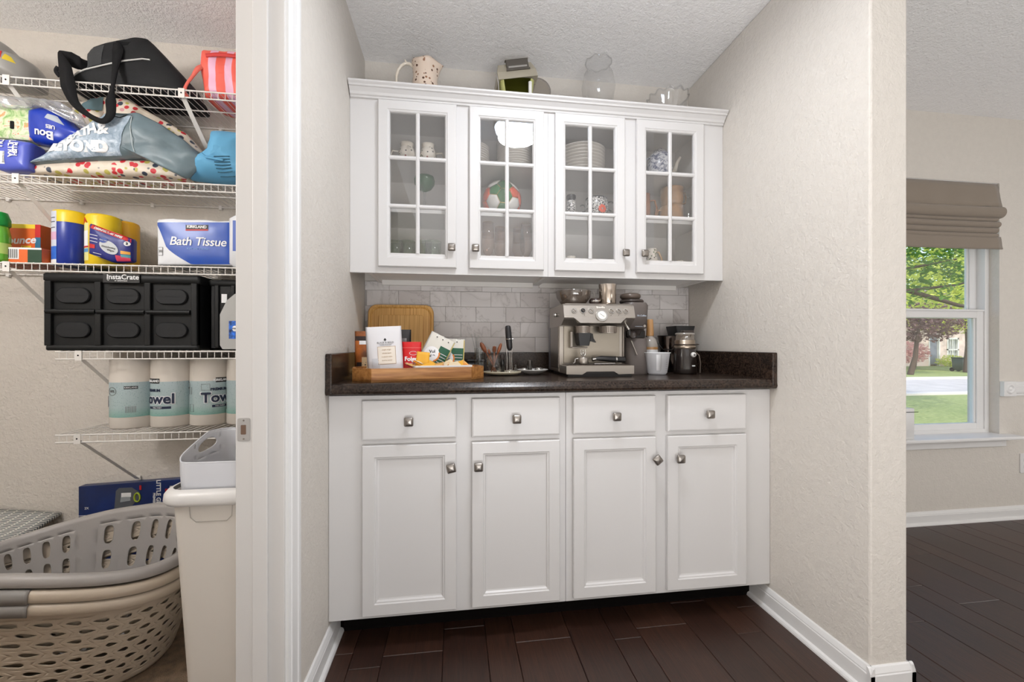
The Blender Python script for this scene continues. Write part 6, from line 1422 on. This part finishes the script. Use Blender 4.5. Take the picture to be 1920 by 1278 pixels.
# ------------------------------------------------------------------ on top of the wall cabinets
TZ = 2.0925
x, h = pl_(797, 121, 1.90, TZ); t = thing('floral_pitcher', 'cream pitcher with brown blossoms and a curled handle on the cabinet top', 'pitcher', (x, 1.90, TZ))
t2 = NT('brown_blossom_china'); v = t2.coord(); vo = t2.n.new('ShaderNodeTexVoronoi'); t2.l.new(v, vo.inputs['Vector']); vo.inputs['Scale'].default_value = 62
t2.col(t2.mix(t2.ramp(vo.outputs['Distance'], [(0, (255, 255, 255)), (.30, (255, 255, 255)), (.34, (0, 0, 0))]), (226, 206, 188), t2.ramp(vo.outputs['Color'], [(0, (96, 66, 50)), (.5, (150, 110, 84)), (.7, (226, 206, 188))], 'CONSTANT'))); t2.p.inputs['Roughness'].default_value = .25
def pit(u, v):
    a = 2*PI*u; prof = [(.040, 0), (.056, .12), (.061, .32), (.056, .55), (.052, .72), (.053, .86), (.058, 1.0)]
    k = v*(len(prof)-1); i = min(int(k), len(prof)-2); f = k-i; f = f*f*(3-2*f); rr = prof[i][0]*(1-f)+prof[i+1][0]*f; zz = prof[i][1]+(prof[i+1][1]-prof[i][1])*(k-i)
    sp = max(0, cos(a))**6*max(0, (zz-.6)/.4)**1.5*.022; sc = .004*max(0, (zz-.8)/.2)*sin(a*6)
    return ((rr+sp)*cos(a), rr*sin(a), h*(zz+(.02*sin(a*4)*max(0, (zz-.8)/.2)))+sp*.05)
MB().grid(pit, 40, 24, cu=True).build('pitcher_body', t2.m, t, solid=.003)
hp = [(-.048-.042*(1-cos(q))-.0, 0, h*.62+h*.42*sin(q)) for q in [PI*.62-PI*1.35*k/20+.0 for k in range(21)]]
hp = [(-.040, 0, h*.84), (-.052, 0, h*.93), (-.068, 0, h*.985), (-.086, 0, h*.985), (-.104, 0, h*.93), (-.118, 0, h*.83), (-.125, 0, h*.70), (-.125, 0, h*.56), (-.118, 0, h*.42), (-.105, 0, h*.30), (-.088, 0, h*.21), (-.068, 0, h*.17), (-.050, 0, h*.20)]
MB().tube(hp, [.005, .0065, .007, .007, .007, .0065, .006, .0055, .0055, .0055, .0055, .006, .007], 12).build('handle', CRC, t)
MB().tube([(-.082, 0, h*.99), (-.088, 0, h*1.07)], [.006, .002], 8).build('thumb_rest', CRC, t)
# vintage counter scale / slicer
a, b = AY(930, 165, 1.90), AY(1003, 150, 1.90)
t = thing('kitchen_slicer', 'beige tilted kitchen slicer box with a green dish under it on the cabinet top', 'kitchen slicer', ((a.x+b.x)/2, 1.91, TZ))
BGE = M('beige_enamel', (172, 164, 146), .35, .2); hw_ = (b.x-a.x)/2; c0_ = AY(966, 150, 1.90).z-TZ
mm = Matrix.Translation((0, 0, c0_)) @ Matrix.Rotation(-.19, 4, 'Y')
m = MB(); m.loft([[(x_, y_, z_) for x_, y_ in ((-hw_*k, -.06*j), (hw_*k, -.06*j), (hw_*k, .06*j), (-hw_*k, .06*j))] for z_, k, j in ((-.022, 1.02, 1.05), (.012, 1.0, 1.0), (.052, .86, .75))], smooth=False); m.xf(mm); m.build('slicer_housing', BGE, t, bevel=.004)
m = bx(-.042, -.064, .018, .058, -.05, .062).box(-.046, -.066, .012, .062, -.05, .018); m.xf(mm); m.build('hopper_slot', M('slot_shadow', (84, 78, 70), .5), t)
m = bx(-.036, -.0665, .022, .050, -.064, .030).box(-.046, -.066, .060, .062, -.045, .066); m.xf(mm); m.build('chrome_blade', CH, t)
MB().loft([[(x_, y_, z_) for x_, y_ in MB().rrect(w_, .12, .015, 4)] for z_, w_ in ((.0, .12), (c0_-.02, .160), (c0_-.018, .155), (.005, .11))]).build('green_dish', glass('olive_glass', (186, 186, 120), .10, .05, .5, .8), t)
m = MB(); m.tube([(-hw_-.004, -.06, c0_-.01), (-hw_+.006, -.062, c0_*.7), (-hw_+.012, -.062, .0)], .0035, 8); m.build('wire_clip', CH, t)
MB().cyl((hw_*.62, -.075, .0), .008, c0_-.045, 16).build('white_foot', M('white_ceramic_foot', (226, 224, 218), .3), t)
MB().lathe([(0, -.0025), (.05, -.0025), (.062, .0), (.05, .0025), (0, .0025)], (hw_+.016, .0, c0_-.035), 28, ax='y').build('glass_disc', glass('smoky_disc', (196, 188, 176), .12, .04, .6, .25), t)
# clear glass urn and cut glass bowl
CRY = glass('cut_crystal', (250, 250, 250), .05, .08, .30, .03)
x, h = pl_(1122, 118, 1.92, TZ); t = thing('glass_vase', 'large clear glass vase on the cabinet top, almost invisible against the ceiling', 'vase', (x, 1.92, TZ))
m = MB(); m.lathe([(0, .002), (.045, .002), (.05, .006), (.03, .02), (.04, .04), (.070, h*.4), (.080, h*.62), (.068, h*.82), (.05, h*.9), (.062, h)], n=36); m.build('vase_body', CRY, t)
MB().tube([(.062*cos(q), .062*sin(q), h+.004*sin(8*q)) for q in [2*PI*k/64 for k in range(64)]], .0025, 6, closed=True).build('scalloped_rim', CRY, t)
x, h = pl_(1252, 185, 1.93, TZ); h = max(h, .07)
t = thing('crystal_bowl', 'low cut-glass bowl with a scalloped rim on the cabinet top beside the right wall', 'bowl', (x, 1.93, TZ))
m = MB(); m.grid(lambda u, v: ((.035+.06*v**.7)*(1+.04*v*sin(24*PI*u))*cos(2*PI*u), (.035+.06*v**.7)*(1+.04*v*sin(24*PI*u))*sin(2*PI*u), h*v**1.4+.003+.006*v*sin(24*PI*u)), 96, 10, cu=True); m.build('bowl_body', CRY, t, solid=.003)
m = MB(); m.tube([(.096*(1+.03*sin(12*q))*cos(q), .096*(1+.03*sin(12*q))*sin(q), h+.006*sin(12*q)) for q in [2*PI*k/96 for k in range(96)]], .0035, 6, closed=True); m.build('bowl_rim', CRY, t)
